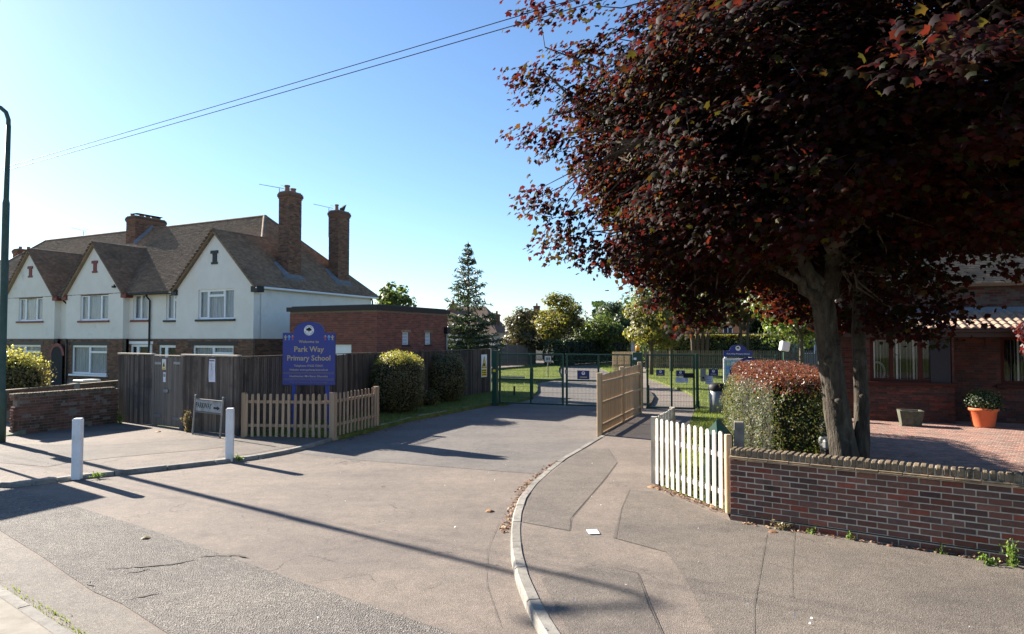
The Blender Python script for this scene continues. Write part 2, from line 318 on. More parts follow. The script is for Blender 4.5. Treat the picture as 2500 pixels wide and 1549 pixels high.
def resample(P, step):
    out=[Vector(P[0])]; acc=0.
    for a,b in zip(P[:-1],P[1:]):
        a=Vector(a); b=Vector(b); L=(b-a).length; t=step-acc
        while t<=L: out.append(a+(b-a)*(t/L)); t+=step
        acc=(acc+L)%step
    out.append(Vector(P[-1])); return out
def offs(P, w):
    o=[]
    for i,p in enumerate(P):
        t=(P[min(i+1,len(P)-1)]-P[max(i-1,0)]).normalized(); o.append(p+Vector((-t.y,t.x))*w)
    return o
def kerb(name, P, w, h, step, m, jit=0.007):
    root=bpy.data.objects.new(name,None); COL.objects.link(root); root['kind']='structure'
    Q=resample(P,step/4); O=offs(Q,w); i=0
    while i+1<len(Q):
        j=min(i+4,len(Q)-1); d=(Q[j]-Q[i]); L=d.length
        if L<.15: break
        g=.009/L; b=MB(); dz=random.uniform(-jit,jit); V=[];F=[]
        n=j-i+1
        for k in range(i,j+1):
            t=(k-i)/(n-1); q=Q[k]; o=O[k]
            if k==i: q=q+(Q[k+1]-q)*g*4; o=o+(O[k+1]-o)*g*4
            if k==j: q=q+(Q[k-1]-q)*g*4; o=o+(O[k-1]-o)*g*4
            e=(o-q)
            V+=[(q.x,q.y,-.05),((q+e*.04).x,(q+e*.04).y,h-.022+dz),((q+e*.2).x,(q+e*.2).y,h+dz),(o.x,o.y,h+dz),(o.x,o.y,-.05)]
        for k in range(n-1):
            a=k*5; c=a+5
            for u in range(4): F.append((a+u,a+u+1,c+u+1,c+u))
        F+=[(0,1,2,3,4),((n-1)*5+4,(n-1)*5+3,(n-1)*5+2,(n-1)*5+1,(n-1)*5)]
        b.add(V,F); me=b.mesh('kerb_stone',m)
        import bmesh as _bm
        bmm=_bm.new(); bmm.from_mesh(me); _bm.ops.recalc_face_normals(bmm,faces=bmm.faces); bmm.to_mesh(me); bmm.free()
        link('kerb_stone',me,root); i=j
    return root
kerb('kerb',KL,.12,.082,.915,m_kerb)
kerb('kerb',KR,.125,.112,.915,m_kerb)
kerb('kerb',KN,-.125,.1,.915,m_kerb)
kerb('verge_edging',KV,.1,.1,.42,m_stone,jit=.03)
def inner(P,w): return [tuple(p) for p in offs([Vector(p) for p in P],w)]
# left pavement
PL=inner(KL,.12)
slab('pavement',PL+[(-4.7,17.1),(-7.17,17.68),(-12.2,20.8),(-13.2,17.8),(-24,26)],-.05,.07,m_pave)
sheet('pavement_patch',[(-10.9,13.9),(-9.2,13.3),(-9.05,13.8),(-8.5,14.35),(-7.05,15.4),(-6.2,16.35),(-6.6,16.9),(-7.86,17.1),(-9.8,16.05),(-13.5,16.3)],.0745,m_patch)
sheet('pavement_patch',[(-6.3,14.35),(-5.75,14.75),(-5.1,15.9),(-4.75,17.0),(-6.1,17.1),(-6.9,16.5),(-6.7,15.6)],.0752,m_patch)
# right pavement and the footway to the pedestrian gate
PR=inner(KR,.125)
slab('pavement',PR+[(12,-.6),(11.4,3.9),(5.69,7.5),(3.02,9.31),(3.12,9.8),(2.47,11.57),(3.22,13.35),(6.5,23.8),(4.7,24.3),(4.35,22.7),(2.4,17.95)],-.05,.1,m_pave)
sheet('pavement_patch',[(2.13,13.6),(1.65,11.98),(.82,9.4),(.75,8.78),(.14,9.2),(.25,10.55),(.44,11.6),(.72,12.5),(1.18,14.),(1.66,15.3),(2.2,15.3)],.1045,m_patch)
sheet('pavement_patch',[(1.95,11.15),(1.6,9.9),(1.27,8.48),(1.81,7.91),(1.8,6.93),(1.72,6.0),(1.73,5.2),(2.1,3.4),(8.6,1.2),(9.4,5.0),(5.66,7.4),(4.3,8.28),(3.0,9.25),(2.8,9.9),(2.4,11.0)],.105,m_patch)
sheet('pavement_patch',[(.3,7.05),(.93,7.47),(1.34,7.22),(1.28,6.34),(1.26,5.2),(.58,5.1)],.1055,m_patch)
# dark tar joints round the patches
def seam(P, w, z):
    Q=[Vector(p) for p in P]; Lq=resample(P,.25); a=offs(Lq,w/2); c=offs(Lq,-w/2)
    a=[p+Vector((random.uniform(-1,1),random.uniform(-1,1)))*w*.3 for p in a]
    V=[(p.x,p.y,z) for p in a]+[(p.x,p.y,z) for p in c]; n=len(Lq)
    me=MB().add(V,[(n+i,n+i+1,i+1,i) for i in range(n-1)]).mesh('tar_joint',m_tar); return link('tar_joint',me,kind='structure')
m_tar=mat('tar_joint',(.085,.075,.065),rough=.85)
seam([(2.13,13.6),(1.65,11.98),(.82,9.4),(.75,8.78),(.14,9.2)],.007,.1105)
seam([(3.25,8.6),(2.27,6.34),(2.0,5.6)],.005,.1105); seam([(3.65,8.7),(2.99,7.22),(2.7,6.5)],.004,.1105)
seam([(1.3,8.45),(1.62,9.95),(1.95,11.15)],.005,.1105); seam([(.3,7.08),(.93,7.48),(1.34,7.22),(1.29,6.34),(1.26,5.3)],.008,.1105)
seam([(-.18,9.6),(-.3,8.4),(-.28,7.2),(-.1,6.1)],.004,.0095); seam([(1.27,8.48),(1.81,7.91)],.005,.1105)
# near pavement by the camera's side of the road
slab('pavement',inner(KN,-.125)+[(0,-9),(-24,14)],-.05,.095,m_pave)
sheet('paving_strip',[(-12.05,12.14),(-5.385,6.865),(-4.045,5.86),(-2.29,4.49),(-3.4,3.2),(-6.5,5.7),(-14,11.8)],.0995,mat('beige_paving',[(.2,.18,.145),(.27,.245,.205)],scale=6,rough=.9,bump=.3,bscale=120,stain=[((.14,.125,.1),2.5,.55,.75)]))
def crack(P, w, z=.0125):
    Q=resample(P,.05); n=len(Q); ww=[w*(.25+.75*math.sin(PI*i/max(1,n-1)))*random.uniform(.3,1.2) for i in range(n)]
    Q=[q+Vector((random.uniform(-.02,.02),random.uniform(-.02,.02))) for q in Q]; a=[];c=[]
    for i,p in enumerate(Q):
        t=(Q[min(i+1,n-1)]-Q[max(i-1,0)]).normalized(); nn=Vector((-t.y,t.x)); a.append(p+nn*ww[i]/2); c.append(p-nn*ww[i]/2)
    return link('road_crack',MB().add([(p.x,p.y,z) for p in a]+[(p.x,p.y,z) for p in c],[(n+i,n+i+1,i+1,i) for i in range(n-1)]).mesh('road_crack',m_tar),kind='structure')
crack([(-3.75,8.05),(-3.5,8.1),(-3.3,8.12),(-3.12,8.03)],.05); crack([(-4.6,7.62),(-4.2,7.7),(-3.9,7.78),(-3.72,7.95)],.06); crack([(-4.3,7.45),(-4.1,7.62)],.03)
crack([(-4.55,7.25),(-4.4,7.1)],.03); crack([(-3.85,6.75),(-3.6,6.9)],.035)
for pts_ in ([(-2.6,8.4),(-2.1,9.2),(-1.7,9.5),(-1.2,9.6)],[(-2.3,8.3),(-1.9,8.8),(-1.75,9.0)],[(-3.9,9.5),(-3.2,9.7),(-2.9,10.1)],[(-1.2,11.3),(-.6,11.2),(-.3,11.6)],[(-2.2,7.2),(-1.6,7.5),(-1.45,7.2)],[(-5.2,11.3),(-4.4,11.4),(-3.6,11.9)],[(-6.1,10.9),(-5.2,11.1)],[(-1.0,8.9),(-.7,9.05)],[(-.95,7.0),(-.75,7.2)]): crack(pts_,.009)
for pts_ in ([(2.2,12.2),(2.35,11.9)],[(1.4,10.9),(1.9,11.6)],[(3.4,8.9),(3.8,8.2),(4.1,8.1)],[(2.7,7.7),(3.1,7.2)]): crack(pts_,.007,.1125)
# lawns
LAWN_V=[(-4.55,17.15),(-4.12,18.1),(-3.77,19.2),(-3.12,21.4),(-2.22,23.2),(-1.6,24.5),(-.75,26.3),(-.3,26.1),(.81,28.86),(1.24,32.5),(1.38,36.2),(1.4,39.3),(2.17,41.3),(3.18,42.9),(3.66,52.6),(4.1,58),(5.2,69),(2.6,67),(-1.6,54),(-6,54),(-1.05,32),(-7.1,17.65)]
LAWN_R=[(2.55,11.6),(3.25,13.3),(6.5,23.75),(8.1,29.7),(8.46,32.7),(8.55,36),(8.75,40),(8.9,44.3),(11.6,58),(30,54),(30,23),(9,22.8),(6.9,17.5),(4.6,16),(4.5,11.2),(4.0,8.9),(3.1,9.45),(3.18,9.82)]
LAWN_I=[(7.5,51),(8.4,52),(9.6,60),(10.,70),(9.2,70),(7.8,60)]
for n_,P_,z_ in (('verge',LAWN_V,.1),('lawn',LAWN_R,.1),('lawn',LAWN_I,.09)): slab(n_,P_,-.04,z_,m_grass)
slab('lawn',[(-7.2,17.72),(-1.1,32.1),(-6,54),(-40,54),(-40,34),(-24,26.1),(-13.2,17.9),(-12.2,20.85)],-.04,.06,m_grass)
slab('front_drive',[(-24,26),(-13.3,17.75),(-13.1,18.3),(-14.7,20.2),(-14.6,25.6),(-22,30)],-.03,.075,m_pave)
island=slab('kerbed_island',[(4.95,24.75),(5.6,26.8),(6.2,29.2),(6.65,32.1),(6.75,34.1),(6.1,33.5),(5.1,29.5),(4.75,26)],-.03,.1,m_soil)
# block-paved driveway of the house on the right; garden soil under hedge and maple
DRIVE_R=[(5.0,9.3),(9.,6.6),(22,14),(20,19),(14.5,20.3),(10.3,21.2),(7.4,17.6),(6.2,13)]
slab('driveway',DRIVE_R,-.03,.095,m_mortard)
slab('flower_bed',[(3.25,9.4),(5.05,8.2),(5.05,9.4),(6.2,13),(7.4,17.6),(6.9,17.9),(4.6,16.2),(4.4,11.2)],-.03,.115,m_soil)
def inpoly(x,y,P):
    P=np.asarray(P); c=np.zeros(np.shape(x),bool); j=len(P)-1
    for i in range(len(P)):
        xi,yi=P[i]; xj,yj=P[j]
        c ^= ((yi>y)!=(yj>y)) & (x<(xj-xi)*(y-yi)/(yj-yi+1e-12)+xi); j=i
    return c
def blades(P, n, h, w, z, clip=None):
    P_=np.asarray(P); lo=P_.min(0); hi=P_.max(0)
    x=RNG.uniform(lo[0],hi[0],n); y=lo[1]+(hi[1]-lo[1])*RNG.random(n)**1.7
    k=inpoly(x,y,P); x=x[k]; y=y[k]; n=len(x); a=RNG.uniform(0,2*PI,n); hh=h*RNG.uniform(.5,1.3,n); l=RNG.uniform(0,.6,n)*hh; b=RNG.uniform(0,2*PI,n)
    V=np.zeros((n,3,3)); V[:,0]=np.stack([x-np.cos(a)*w,y-np.sin(a)*w,np.full(n,z)],1); V[:,1]=np.stack([x+np.cos(a)*w,y+np.sin(a)*w,np.full(n,z)],1)
    V[:,2]=np.stack([x+np.cos(b)*l,y+np.sin(b)*l,z+hh],1); return V.reshape(-1,3),np.arange(3*n).reshape(-1,3)
m_blade=leafmat('grass_blade',[(0,(.06,.095,.018)),(.6,(.11,.15,.03)),(.9,(.17,.18,.045)),(1,(.24,.21,.08))],[(0,(.16,.26,.02)),(1,(.34,.4,.06))],tfac=.45,rough=.6)
def grass(name, P, n, h, w, z):
    V,F=blades(P,n,h,w,z); return link(name,nmesh(name,V,F,m_blade),kind='stuff')
grass('grass',LAWN_V,90000,.07,.007,.09); grass('grass',[(2.6,11.6),(3.25,13.3),(6.5,23.75),(9,23),(6.9,17.5),(4.6,16),(4.5,11.2),(3.2,9.9)],70000,.075,.006,.09)
grass('grass',[(-5.33,7.02),(-3.98,6.0),(-3.4,5.55),(-3.34,5.63),(-3.9,6.1),(-5.25,7.12)],2600,.035,.006,.004); grass('grass',LAWN_R,70000,.08,.014,.09); grass('grass',LAWN_I,4000,.08,.014,.08)
# paving blocks
def blocks():
    B=MB().cbox(-.0975,.0975,-.0475,.0475,-.02,.022,.006); me=B.mesh('paving_block',m_block); d=bpy.data.objects['driveway']
    pos=[]; a=R(-20.8); ca,sa=math.cos(a),math.sin(a)
    for i in range(-70,75):
        for j in range(-80,80):
            lx=i*.2+(j%2)*.1; ly=j*.1; x=12+lx*ca-ly*sa; y=14.5+lx*sa+ly*ca
            if x/y<.47 or x/y>.82 or y<12.3: continue
            pos.append((x,y))
    P=np.array(pos); k=inpoly(P[:,0],P[:,1],[(p[0],p[1]) for p in DRIVE_R]); P=P[k]; P=P[np.argsort(np.hypot(P[:,0],P[:,1]))]
    vis=[p for p in P if p[1]>13.4]; first=vis[:300]; fs=set(map(tuple,first)); rest=[p for p in P if tuple(p) not in fs]
    for p in first: link('paving_block',me,d,M=T(p[0],p[1],.085+random.uniform(-.002,.002))@RZ(a))
    v0=np.array([v.co for v in me.vertices]); 
    rot=np.array([[ca,-sa,0],[sa,ca,0],[0,0,1]]); v1=v0@rot.T; b=MB(); fc=[tuple(p.vertices) for p in me.polygons]
    for p in rest: b.add(v1+np.array([p[0],p[1],.085+random.uniform(-.002,.002)]),fc)
    b.build('paving_blocks',m_block,d,kind='stuff')
blocks()
# distant hill
hb=MB(); n=40; V=[];F=[]
for i in range(n+1):
    x=-260+520*i/n; h=9+5*math.sin(i*.5)+3*math.sin(i*1.3+1)
    V+=[(x,380,-1),(x,400,h*.8),(x,430,h),(x,520,h*1.1)]
for i in range(n):
    for k in range(3): F.append((i*4+k,(i+1)*4+k,(i+1)*4+k+1,i*4+k+1))
hb.add(V,F).build('hill',mat('hill_wood',[(.03,.045,.02),(.05,.07,.03)],scale=.2,rough=1),kind='structure')

# ------------------------------------------------------------------ brickwork
_bm_cache={}
def brick_mesh(m, L=.215, Dp=.1, Hh=.065):
    k=(m.name,L,Dp,Hh)
    if k not in _bm_cache: _bm_cache[k]=MB().cbox(-L/2,L/2,0,Dp,-Hh/2,Hh/2,.004).mesh('brick',m)
    return _bm_cache[k]
def bricks(parent, m, faces, nmax=300, camera=(0,0,2.6), name='brick', jit=.0045, Lb=.215, Hb=.065, J=.01):
    """faces: (matrix local, x0, x1, z0, z1, holes, phase). Bricks stand proud of the plane y=0 facing -y. Nearest ones single, rest joined."""
    jobs=[]; PW=parent.matrix_basis
    for (Mx,x0,x1,z0,z1,holes,ph) in faces:
        row=0; z=z0
        while z+Hb<=z1+.02:
            x=x0-(((row+ph)%2)*(Lb+J)/2)
            while x<x1-.02:
                a=max(x,x0); c=min(x+Lb,x1)
                segs=[(a,c)]
                for (hx0,hx1,hz0,hz1) in holes:
                    if z+Hb>hz0+.01 and z<hz1-.01:
                        ns=[]
                        for (p,q) in segs:
                            if q<=hx0 or p>=hx1: ns.append((p,q)); continue
                            if p<hx0-.03: ns.append((p,hx0-.004))
                            if q>hx1+.03: ns.append((hx1+.004,q))
                        segs=ns
                for (p,q) in segs:
                    if q-p>.03:
                        jobs.append((Mx,(p+q)/2,z+Hb/2,q-p))
                x+=Lb+J
            z+=Hb+J; row+=1
    cv=Vector(camera); me=brick_mesh(m)
    jobs.sort(key=lambda j:((PW@j[0]@Vector((j[1],0,j[2])))-cv).length)
    for (Mx,x,z,w) in jobs[:nmax]:
        link(name,me,parent,M=Mx@T(x,random.uniform(-jit,jit),z)@Matrix.Rotation(random.uniform(-.006,.006),4,'Y')@RZ(random.uniform(-.01,.01))@Matrix.Diagonal((w/.215,1,Hb/.065,1)))
    if len(jobs)>nmax:
        b=MB()
        for (Mx,x,z,w) in jobs[nmax:]:
            y=random.uniform(-jit,jit); h=w/2; g=Hb/2
            V=[Mx@Vector(p) for p in ((x-h,y,z-g),(x+h,y,z-g),(x+h,y+.05,z-g),(x-h,y+.05,z-g),(x-h,y,z+g),(x+h,y,z+g),(x+h,y+.05,z+g),(x-h,y+.05,z+g))]
            b.add(V,[(4,5,6,7),(0,1,5,4),(1,2,6,5),(3,0,4,7),(3,2,1,0)])
        b.build(name+'work',m,parent,kind='stuff')
I4=Matrix.Identity(4)
# front garden wall on the right: stretcher bond, tile creasing, brick-on-edge coping
ang=math.atan2(7.5-9.31,5.69-3.02)
w=thing('brick_wall','low red and brown brick garden wall with brick-on-edge coping in front of the maple','wall',(3.02,9.31,0),ang)
WL=4.2
MB().box(.0,WL,.006,.2,.05,.985).build('mortar',m_mortar,w)
bricks(w,m_brick,[(I4,.0,WL,.105,.185,[],0),(I4,.0,WL,.199,.947,[],1)],nmax=290,Hb=.061,Lb=.211,J=.0135)
MB().box(.0,WL,-.004,.05,.182,.194).build('damp_course',m_ink,w)
bricks(w,m_brick,[(RZ(-PI/2)@T(-.21,0,0),.0,.208,.197,.947,[],0)],nmax=30)
for k in range(int(WL/.26)):
    for y0,zz in ((-.05,.949),):
        MB().cbox(.003,.255,y0,.235,zz,zz+.016,.003).build('creasing_tile',m_tile,w,loc=(k*.26,random.uniform(-.004,.004),random.uniform(-.001,.002)))
        MB().cbox(.003,.255,y0+.006,.229,zz+.02,zz+.036,.003).build('creasing_tile',m_tile,w,loc=(k*.26-.0,random.uniform(-.004,.004),random.uniform(-.001,.002)))
cm=[MB().cbox(-.0325,.0325,0,.215,0,.103,.011).mesh('coping_brick',m_cope),MB().cbox(-.0325,.0325,0,.212,0,.1,.016).mesh('coping_brick',m_cope)]
MB().box(.0,WL,.01,.2,.985,1.075).build('coping_mortar',m_mortar,w)
for k in range(int(WL/.0752)):
    link('coping_brick',random.choice(cm),w,loc=(.035+k*.0752,-.008+random.uniform(-.004,.004),.988+random.uniform(-.003,.003)))
# low boundary wall on the left, eroded end towards the pavement
ang=math.atan2(20.34-17.66,-11.97+13.15)
w=thing('brick_wall','old low brick boundary wall with crumbling end beside the left white bollard','wall',(-13.15,17.66,0),ang)
MB().box(.1,2.95,.006,.2,.03,1.1).build('mortar',m_mortard,w)
er=[(-.1,.16,.83,.99),(-.1,.1,.74,.83),(-.1,.14,.3,.45)]
bricks(w,m_bricko,[(I4,.0,2.95,.06,1.04,er,0)],nmax=240,jit=.008)
bricks(w,m_bricko,[(RZ(-PI/2)@T(-.2,.03,0),.0,.2,.06,.8,[],0),(RZ(-PI/2)@T(-.2,0.02,0),.0,.2,.98,1.04,[],0)],nmax=30,jit=.012)
for k in range(38): link('coping_brick',cm[0],w,M=T(.03+k*.0755,-.006+random.uniform(-.006,.006),1.05+random.uniform(-.004,.004)))
MB().prism([(-.25,.0),(-.05,-.12),(.3,-.06),(.32,.28),(-.2,.26)],.02,[.07,.12,.2,.22,.1]).build('footing',m_stone,w)
# second low wall parallel to it in the front garden
ang=math.atan2(5.4,.75)
w=thing('brick_wall','long dark low brick wall behind the crumbling wall in front of the terrace','wall',(-15.45,20.1,0),ang)
MB().box(0,5.45,.006,.2,.03,1.0).build('mortar',m_mortard,w)
bricks(w,m_bricko,[(I4,.0,5.45,.42,1.0,[],0)],nmax=220,jit=.005)
MB().box(0,5.45,-.01,.21,1.0,1.05).build('coping',m_cope,w)
MB().cbox(2.9,3.15,-.03,.24,.0,1.075,.01).build('pier',m_kerb,w)
# ------------------------------------------------------------------ buildings
def wallgrid(b, x0,x1,z0,z1,holes,y0,y1):
    """wall slab with rectangular openings"""
    xs=sorted({x0,x1,*[min(max(v,x0),x1) for h in holes for v in h[:2]]}); zs=sorted({z0,z1,*[min(max(v,z0),z1) for h in holes for v in h[2:]]})
    for a,c in zip(xs[:-1],xs[1:]):
        run=None
        for e,f in list(zip(zs[:-1],zs[1:]))+[(None,None)]:
            solid = e is not None and not any(h[0]<(a+c)/2<h[1] and h[2]<(e+f)/2<h[3] for h in holes)
            if solid: run=(run[0],f) if run else (e,f)
            elif run:
                b.box(a,c,y0,y1,run[0],run[1]); run=None
    return b
def window(parent, Mx, x0,x1,z0,z1, cols, sill=None, frame=None, depth=.07, curtain='net', fw=.075, glass=None, y=0., transoms=None, lintel=None, blinds=False):
    """cols: fractions of the mullions; transoms: {column: height fraction}. Window > frame, pane (one per light), curtain."""
    frame=frame or m_upvc; glass=glass or m_glass
    b=MB(); f0=y+depth; f1=f0+.06
    b.box(x0,x1,f0,f1,z0,z0+fw); b.box(x0,x1,f0,f1,z1-fw,z1); b.box(x0,x0+fw,f0,f1,z0+fw,z1-fw); b.box(x1-fw,x1,f0,f1,z0+fw,z1-fw)
    ed=[0.]+list(cols)+[1.]; X=[x0+(x1-x0)*e for e in ed]; lights=[]
    for k in range(1,len(X)-1): b.box(X[k]-fw*.55,X[k]+fw*.55,f0-.006,f1+.006,z0+fw,z1-fw)
    for k in range(len(X)-1):
        a=X[k]+(fw if k==0 else fw*.55); c=X[k+1]-(fw if k==len(X)-2 else fw*.55); t=(transoms or {}).get(k)
        if t:
            zt=z0+(z1-z0)*t; b.box(a,c,f0-.004,f1+.004,zt-fw*.5,zt+fw*.5); lights+=[(a,c,z0+fw,zt-fw*.5),(a,c,zt+fw*.5,z1-fw)]
        else: lights.append((a,c,z0+fw,z1-fw))
    # casement rims
    for (a,c,e,f) in lights[::2]:
        q=.03; b.box(a,c,f0-.012,f1-.02,e,e+q); b.box(a,c,f0-.012,f1-.02,f-q,f); b.box(a,a+q,f0-.012,f1-.02,e+q,f-q); b.box(c-q,c,f0-.012,f1-.02,e+q,f-q)
    wn_=b.build('window',frame,parent); wn_.matrix_local=Mx
    for (a,c,e,f) in lights: MB().box(a,c,f0+.03,f0+.036,e,f).build('pane',glass,wn_)
    if curtain=='net':
        b=MB(); n=int((x1-x0)/.035); V=[];F=[]
        for i in range(n+1):
            x=x0+.02+(x1-x0-.04)*i/n; yy=f1+.05+.018*math.sin(i*1.15)+.01*math.sin(i*.37); V+=[(x,yy,z0+.02),(x,yy+.004,z1-.02)]
        for i in range(n): F.append((2*i,2*i+2,2*i+3,2*i+1))
        b.add(V,F).build('curtain',m_net,wn_,smooth=True)
    if blinds:
        b=MB(); n=int((x1-x0)/.089)
        for i in range(n):
            x=x0+.045+i*.089; a=R(random.choice((68,75,80,40)))
            dx,dy=.04*math.cos(a),.04*math.sin(a); b.add([(x-dx,f1+.06-dy,z0+.08),(x+dx,f1+.06+dy,z0+.08),(x+dx,f1+.06+dy,z1-.05),(x-dx,f1+.06-dy,z1-.05)],[(0,1,2,3)])
        b.build('blind',m_blind,wn_)
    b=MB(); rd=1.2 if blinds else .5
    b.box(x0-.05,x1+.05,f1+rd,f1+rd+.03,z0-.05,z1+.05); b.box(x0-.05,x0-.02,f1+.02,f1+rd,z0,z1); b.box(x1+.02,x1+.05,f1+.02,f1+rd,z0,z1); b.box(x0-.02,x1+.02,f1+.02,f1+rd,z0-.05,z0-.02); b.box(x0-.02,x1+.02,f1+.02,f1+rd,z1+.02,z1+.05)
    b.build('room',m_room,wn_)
    if sill: MB().cbox(x0-.12,x1+.12,y-.09,y+depth,z0-.1,z0-.005,.008).build('sill',sill,wn_)
    if lintel: MB().box(x0-.25,x1+.25,y-.012,y+.02,z1+.01,z1+.2).build('lintel',lintel,wn_)
    return wn_
def tiles(parent, P, m, name='roof_tiles', gauge=.105, tw=.168, lift=.0, slab_m=None):
    """P: roof plane outline, first edge = eaves. Returns slab; tiles joined as one part."""
    P=[Vector(p) for p in P]; u=(P[1]-P[0]).normalized(); nrm=(P[1]-P[0]).cross(P[-1]-P[0]).normalized()
    if nrm.z<0: nrm=-nrm
    v=nrm.cross(u).normalized()
    if v.z<0: v=-v
    Q=np.array([((p-P[0]).dot(u),(p-P[0]).dot(v)) for p in P]); lo=Q.min(0); hi=Q.max(0)
    rows=np.arange(lo[1],hi[1],gauge); US=[];VS=[]
    for r,vv in enumerate(rows):
        uu=np.arange(lo[0],hi[0]+tw,tw)+(r%2)*tw/2; US.append(uu); VS.append(np.full(len(uu),vv))
    U=np.concatenate(US); Vv=np.concatenate(VS); k=inpoly(U,Vv+gauge*.5,[tuple(q) for q in Q]); U=U[k]; Vv=Vv[k]; n=len(U)
    P0=np.array(P[0]); uN=np.array(u); vN=np.array(v); nN=np.array(nrm); h=tw*.488; jl=RNG.uniform(0,.007,n); jr=jl+RNG.uniform(-.004,.004,n); js=RNG.uniform(-.006,.006,n)
    def pt(du,dv,off): return P0+np.outer(U+du,uN)+np.outer(Vv+dv+js,vN)+np.outer(off+lift,nN)
    o=np.zeros(n)
    A=pt(-h,-.01,o+.042+jl);B=pt(h,-.01,o+.042+jr);C=pt(h,gauge+.02,o+.009+jr);D=pt(-h,gauge+.02,o+.009+jl);A2=pt(-h,-.01,o+.002);B2=pt(h,-.01,o+.002)
    V=np.stack([A,B,C,D,A2,B2],1).reshape(-1,3); i=np.arange(n)[:,None]*6
    F=np.concatenate([i+np.array([[0,1,2,3]]),i+np.array([[4,5,1,0]])])
    rf=MB().add([p for p in P]+[p-nrm*.1 for p in P],[tuple(range(len(P))),tuple(range(len(P),2*len(P)))[::-1]]+[(a,(a+1)%len(P),len(P)+(a+1)%len(P),len(P)+a) for a in range(len(P))]).build('roof',slab_m or m,parent)
    link(name,nmesh(name,V,F,m),rf,kind='stuff'); return rf
_rt={}
def ridge(parent, a, b, m, r=.105, L=.33):
    a=Vector(a); b=Vector(b); d=b-a; n=max(1,int(d.length/L)); key=(m.name,r,round(d.length/n,3))
    if key not in _rt:
        mb=MB(); V=[];F=[]; l=d.length/n; q=7
        for e,rr in ((0,r),(l*1.01,r*.99)):
            for k in range(q): t=PI*k/(q-1); V.append((e,math.cos(t)*rr,math.sin(t)*rr*.8-.03))
        F=[(k,k+1,q+k+1,q+k) for k in range(q-1)]; _rt[key]=mb.add(V,F).mesh('ridge_tile',m,True)
    X=d.normalized(); Z=(Vector((0,0,1))-X*X.z).normalized(); Y=Z.cross(X); Mr=Matrix((X,Y,Z)).transposed().to_4x4()
    for i in range(n): link('ridge_tile',_rt[key],parent,M=T(*(a+d*(i/n)+Vector((0,0,0))))@Mr)
HO=(-11.7,30.0,0); HA=R(-26.57)
H=thing('terraced_house','long white rendered terrace with brown tiled roof, front gables and brick ground floor','house',HO,HA)
GB=[(-28.1,-23.0),(-20.0,-15.12),(-14.05,-9.15),(-5.1,.1)]; RY=.33
W_up=[(-18.64,-16.27,3.62,4.97),(-12.78,-10.37,3.58,4.96),(-3.55,-1.16,3.53,4.93)]
W_gf=[(-19.5,-16.38,.6,2.28),(-13.47,-10.43,.74,2.27),(-3.89,-1.15,.75,2.3)]
N_up=[(-8.85,-7.7,3.58,4.91),(-6.3,-5.2,3.54,4.9)]; DR=[(-9.0,-7.3,.1,2.33),(-6.8,-5.25,.1,2.3)]
b=MB()
for g in GB:
    wallgrid(b,g[0],g[1],2.62,5.0,W_up,0,.2); xm=(g[0]+g[1])/2; b.plate([(g[0],5.0),(g[1],5.0),(xm,7.56)],0,.2)
    b.box(g[0],g[0]+.18,.2,RY+.1,2.62,5.0); b.box(g[1]-.18,g[1],.2,RY+.1,2.62,5.0)
for a,c in ((-23,-20),(-15.12,-14.05),(-9.15,-5.1)): wallgrid(b,a,c,2.62,4.95,N_up,RY,RY+.2)
b.box(-.1,.1,.35,8.3,2.62,4.95); b.box(-28.1,-.1,8.1,8.3,0,4.95); b.box(-28.1,-27.9,.35,8.1,0,4.95)
b.build('wall',m_render,H)
b=MB()
for g in GB: wallgrid(b,g[0]+.02,g[1]-.02,0,2.6,W_gf,.02,.2)
for a,c in ((-23,-20),(-15.12,-14.05),(-9.15,-5.1)): wallgrid(b,a-.02,c+.02,0,2.6,DR,RY+.02,RY+.2)
b.box(-.1,.08,.2,8.3,0,2.6); b.build('mortar',m_mortard,H)
fl=[(I4,g[0],g[1],.4,2.6,W_gf,0) for g in GB[1:]]+[(T(0,RY,0),-9.15,-5.1,.4,2.6,DR,0),(T(0,RY,0),-15.12,-14.05,.4,2.6,[],0),(RZ(PI/2)@T(0,-.1,0),.1,8.3,1.2,2.6,[],0)]
bricks(H,m_brickh,fl,nmax=0)
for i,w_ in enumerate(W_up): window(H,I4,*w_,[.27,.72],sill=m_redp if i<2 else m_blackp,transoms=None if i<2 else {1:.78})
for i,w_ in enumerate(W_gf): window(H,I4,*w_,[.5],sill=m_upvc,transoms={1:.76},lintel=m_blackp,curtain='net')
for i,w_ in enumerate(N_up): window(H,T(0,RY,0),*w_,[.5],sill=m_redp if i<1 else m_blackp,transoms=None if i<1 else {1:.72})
for i,d_ in enumerate(DR):
    x0,x1,z0,z1=d_; dm=T(0,RY,0); b=MB(); b.box(x0,x1,.05,.12,z1-.12,z1); b.box(x0,x0+.09,.05,.12,z0,z1-.12); b.box(x1-.09,x1,.05,.12,z0,z1-.12); b.box(x0+.42,x0+.5,.05,.12,z0,z1-.12); b.box(x0+.09,x1-.09,.05,.12,z0,z0+.9)
    b.box(x1-.26,x1-.09,.05,.12,z0+.9,z1-.12); b.box(x0+.5,x0+.62,.05,.12,z0+.9,z1-.12)
    dd=b.build('door',m_upvc,H); dd.matrix_local=dm
    MB().box(x0+.09,x1-.09,.09,.096,z0+.9,z1-.12).build('pane',m_glass,dd); MB().box(x0,x1,.19,.2,z0,z1).build('room',m_room,dd); MB().tube([(x1-.2,.03,1.05),(x1-.32,.03,1.05)],.012,6).build('handle',m_grey,dd)
    MB().box(x0-.08,x1+.08,-.03,.03,z1+.02,z1+.16).build('lintel',m_upvc if i==0 else m_blackp,dd)
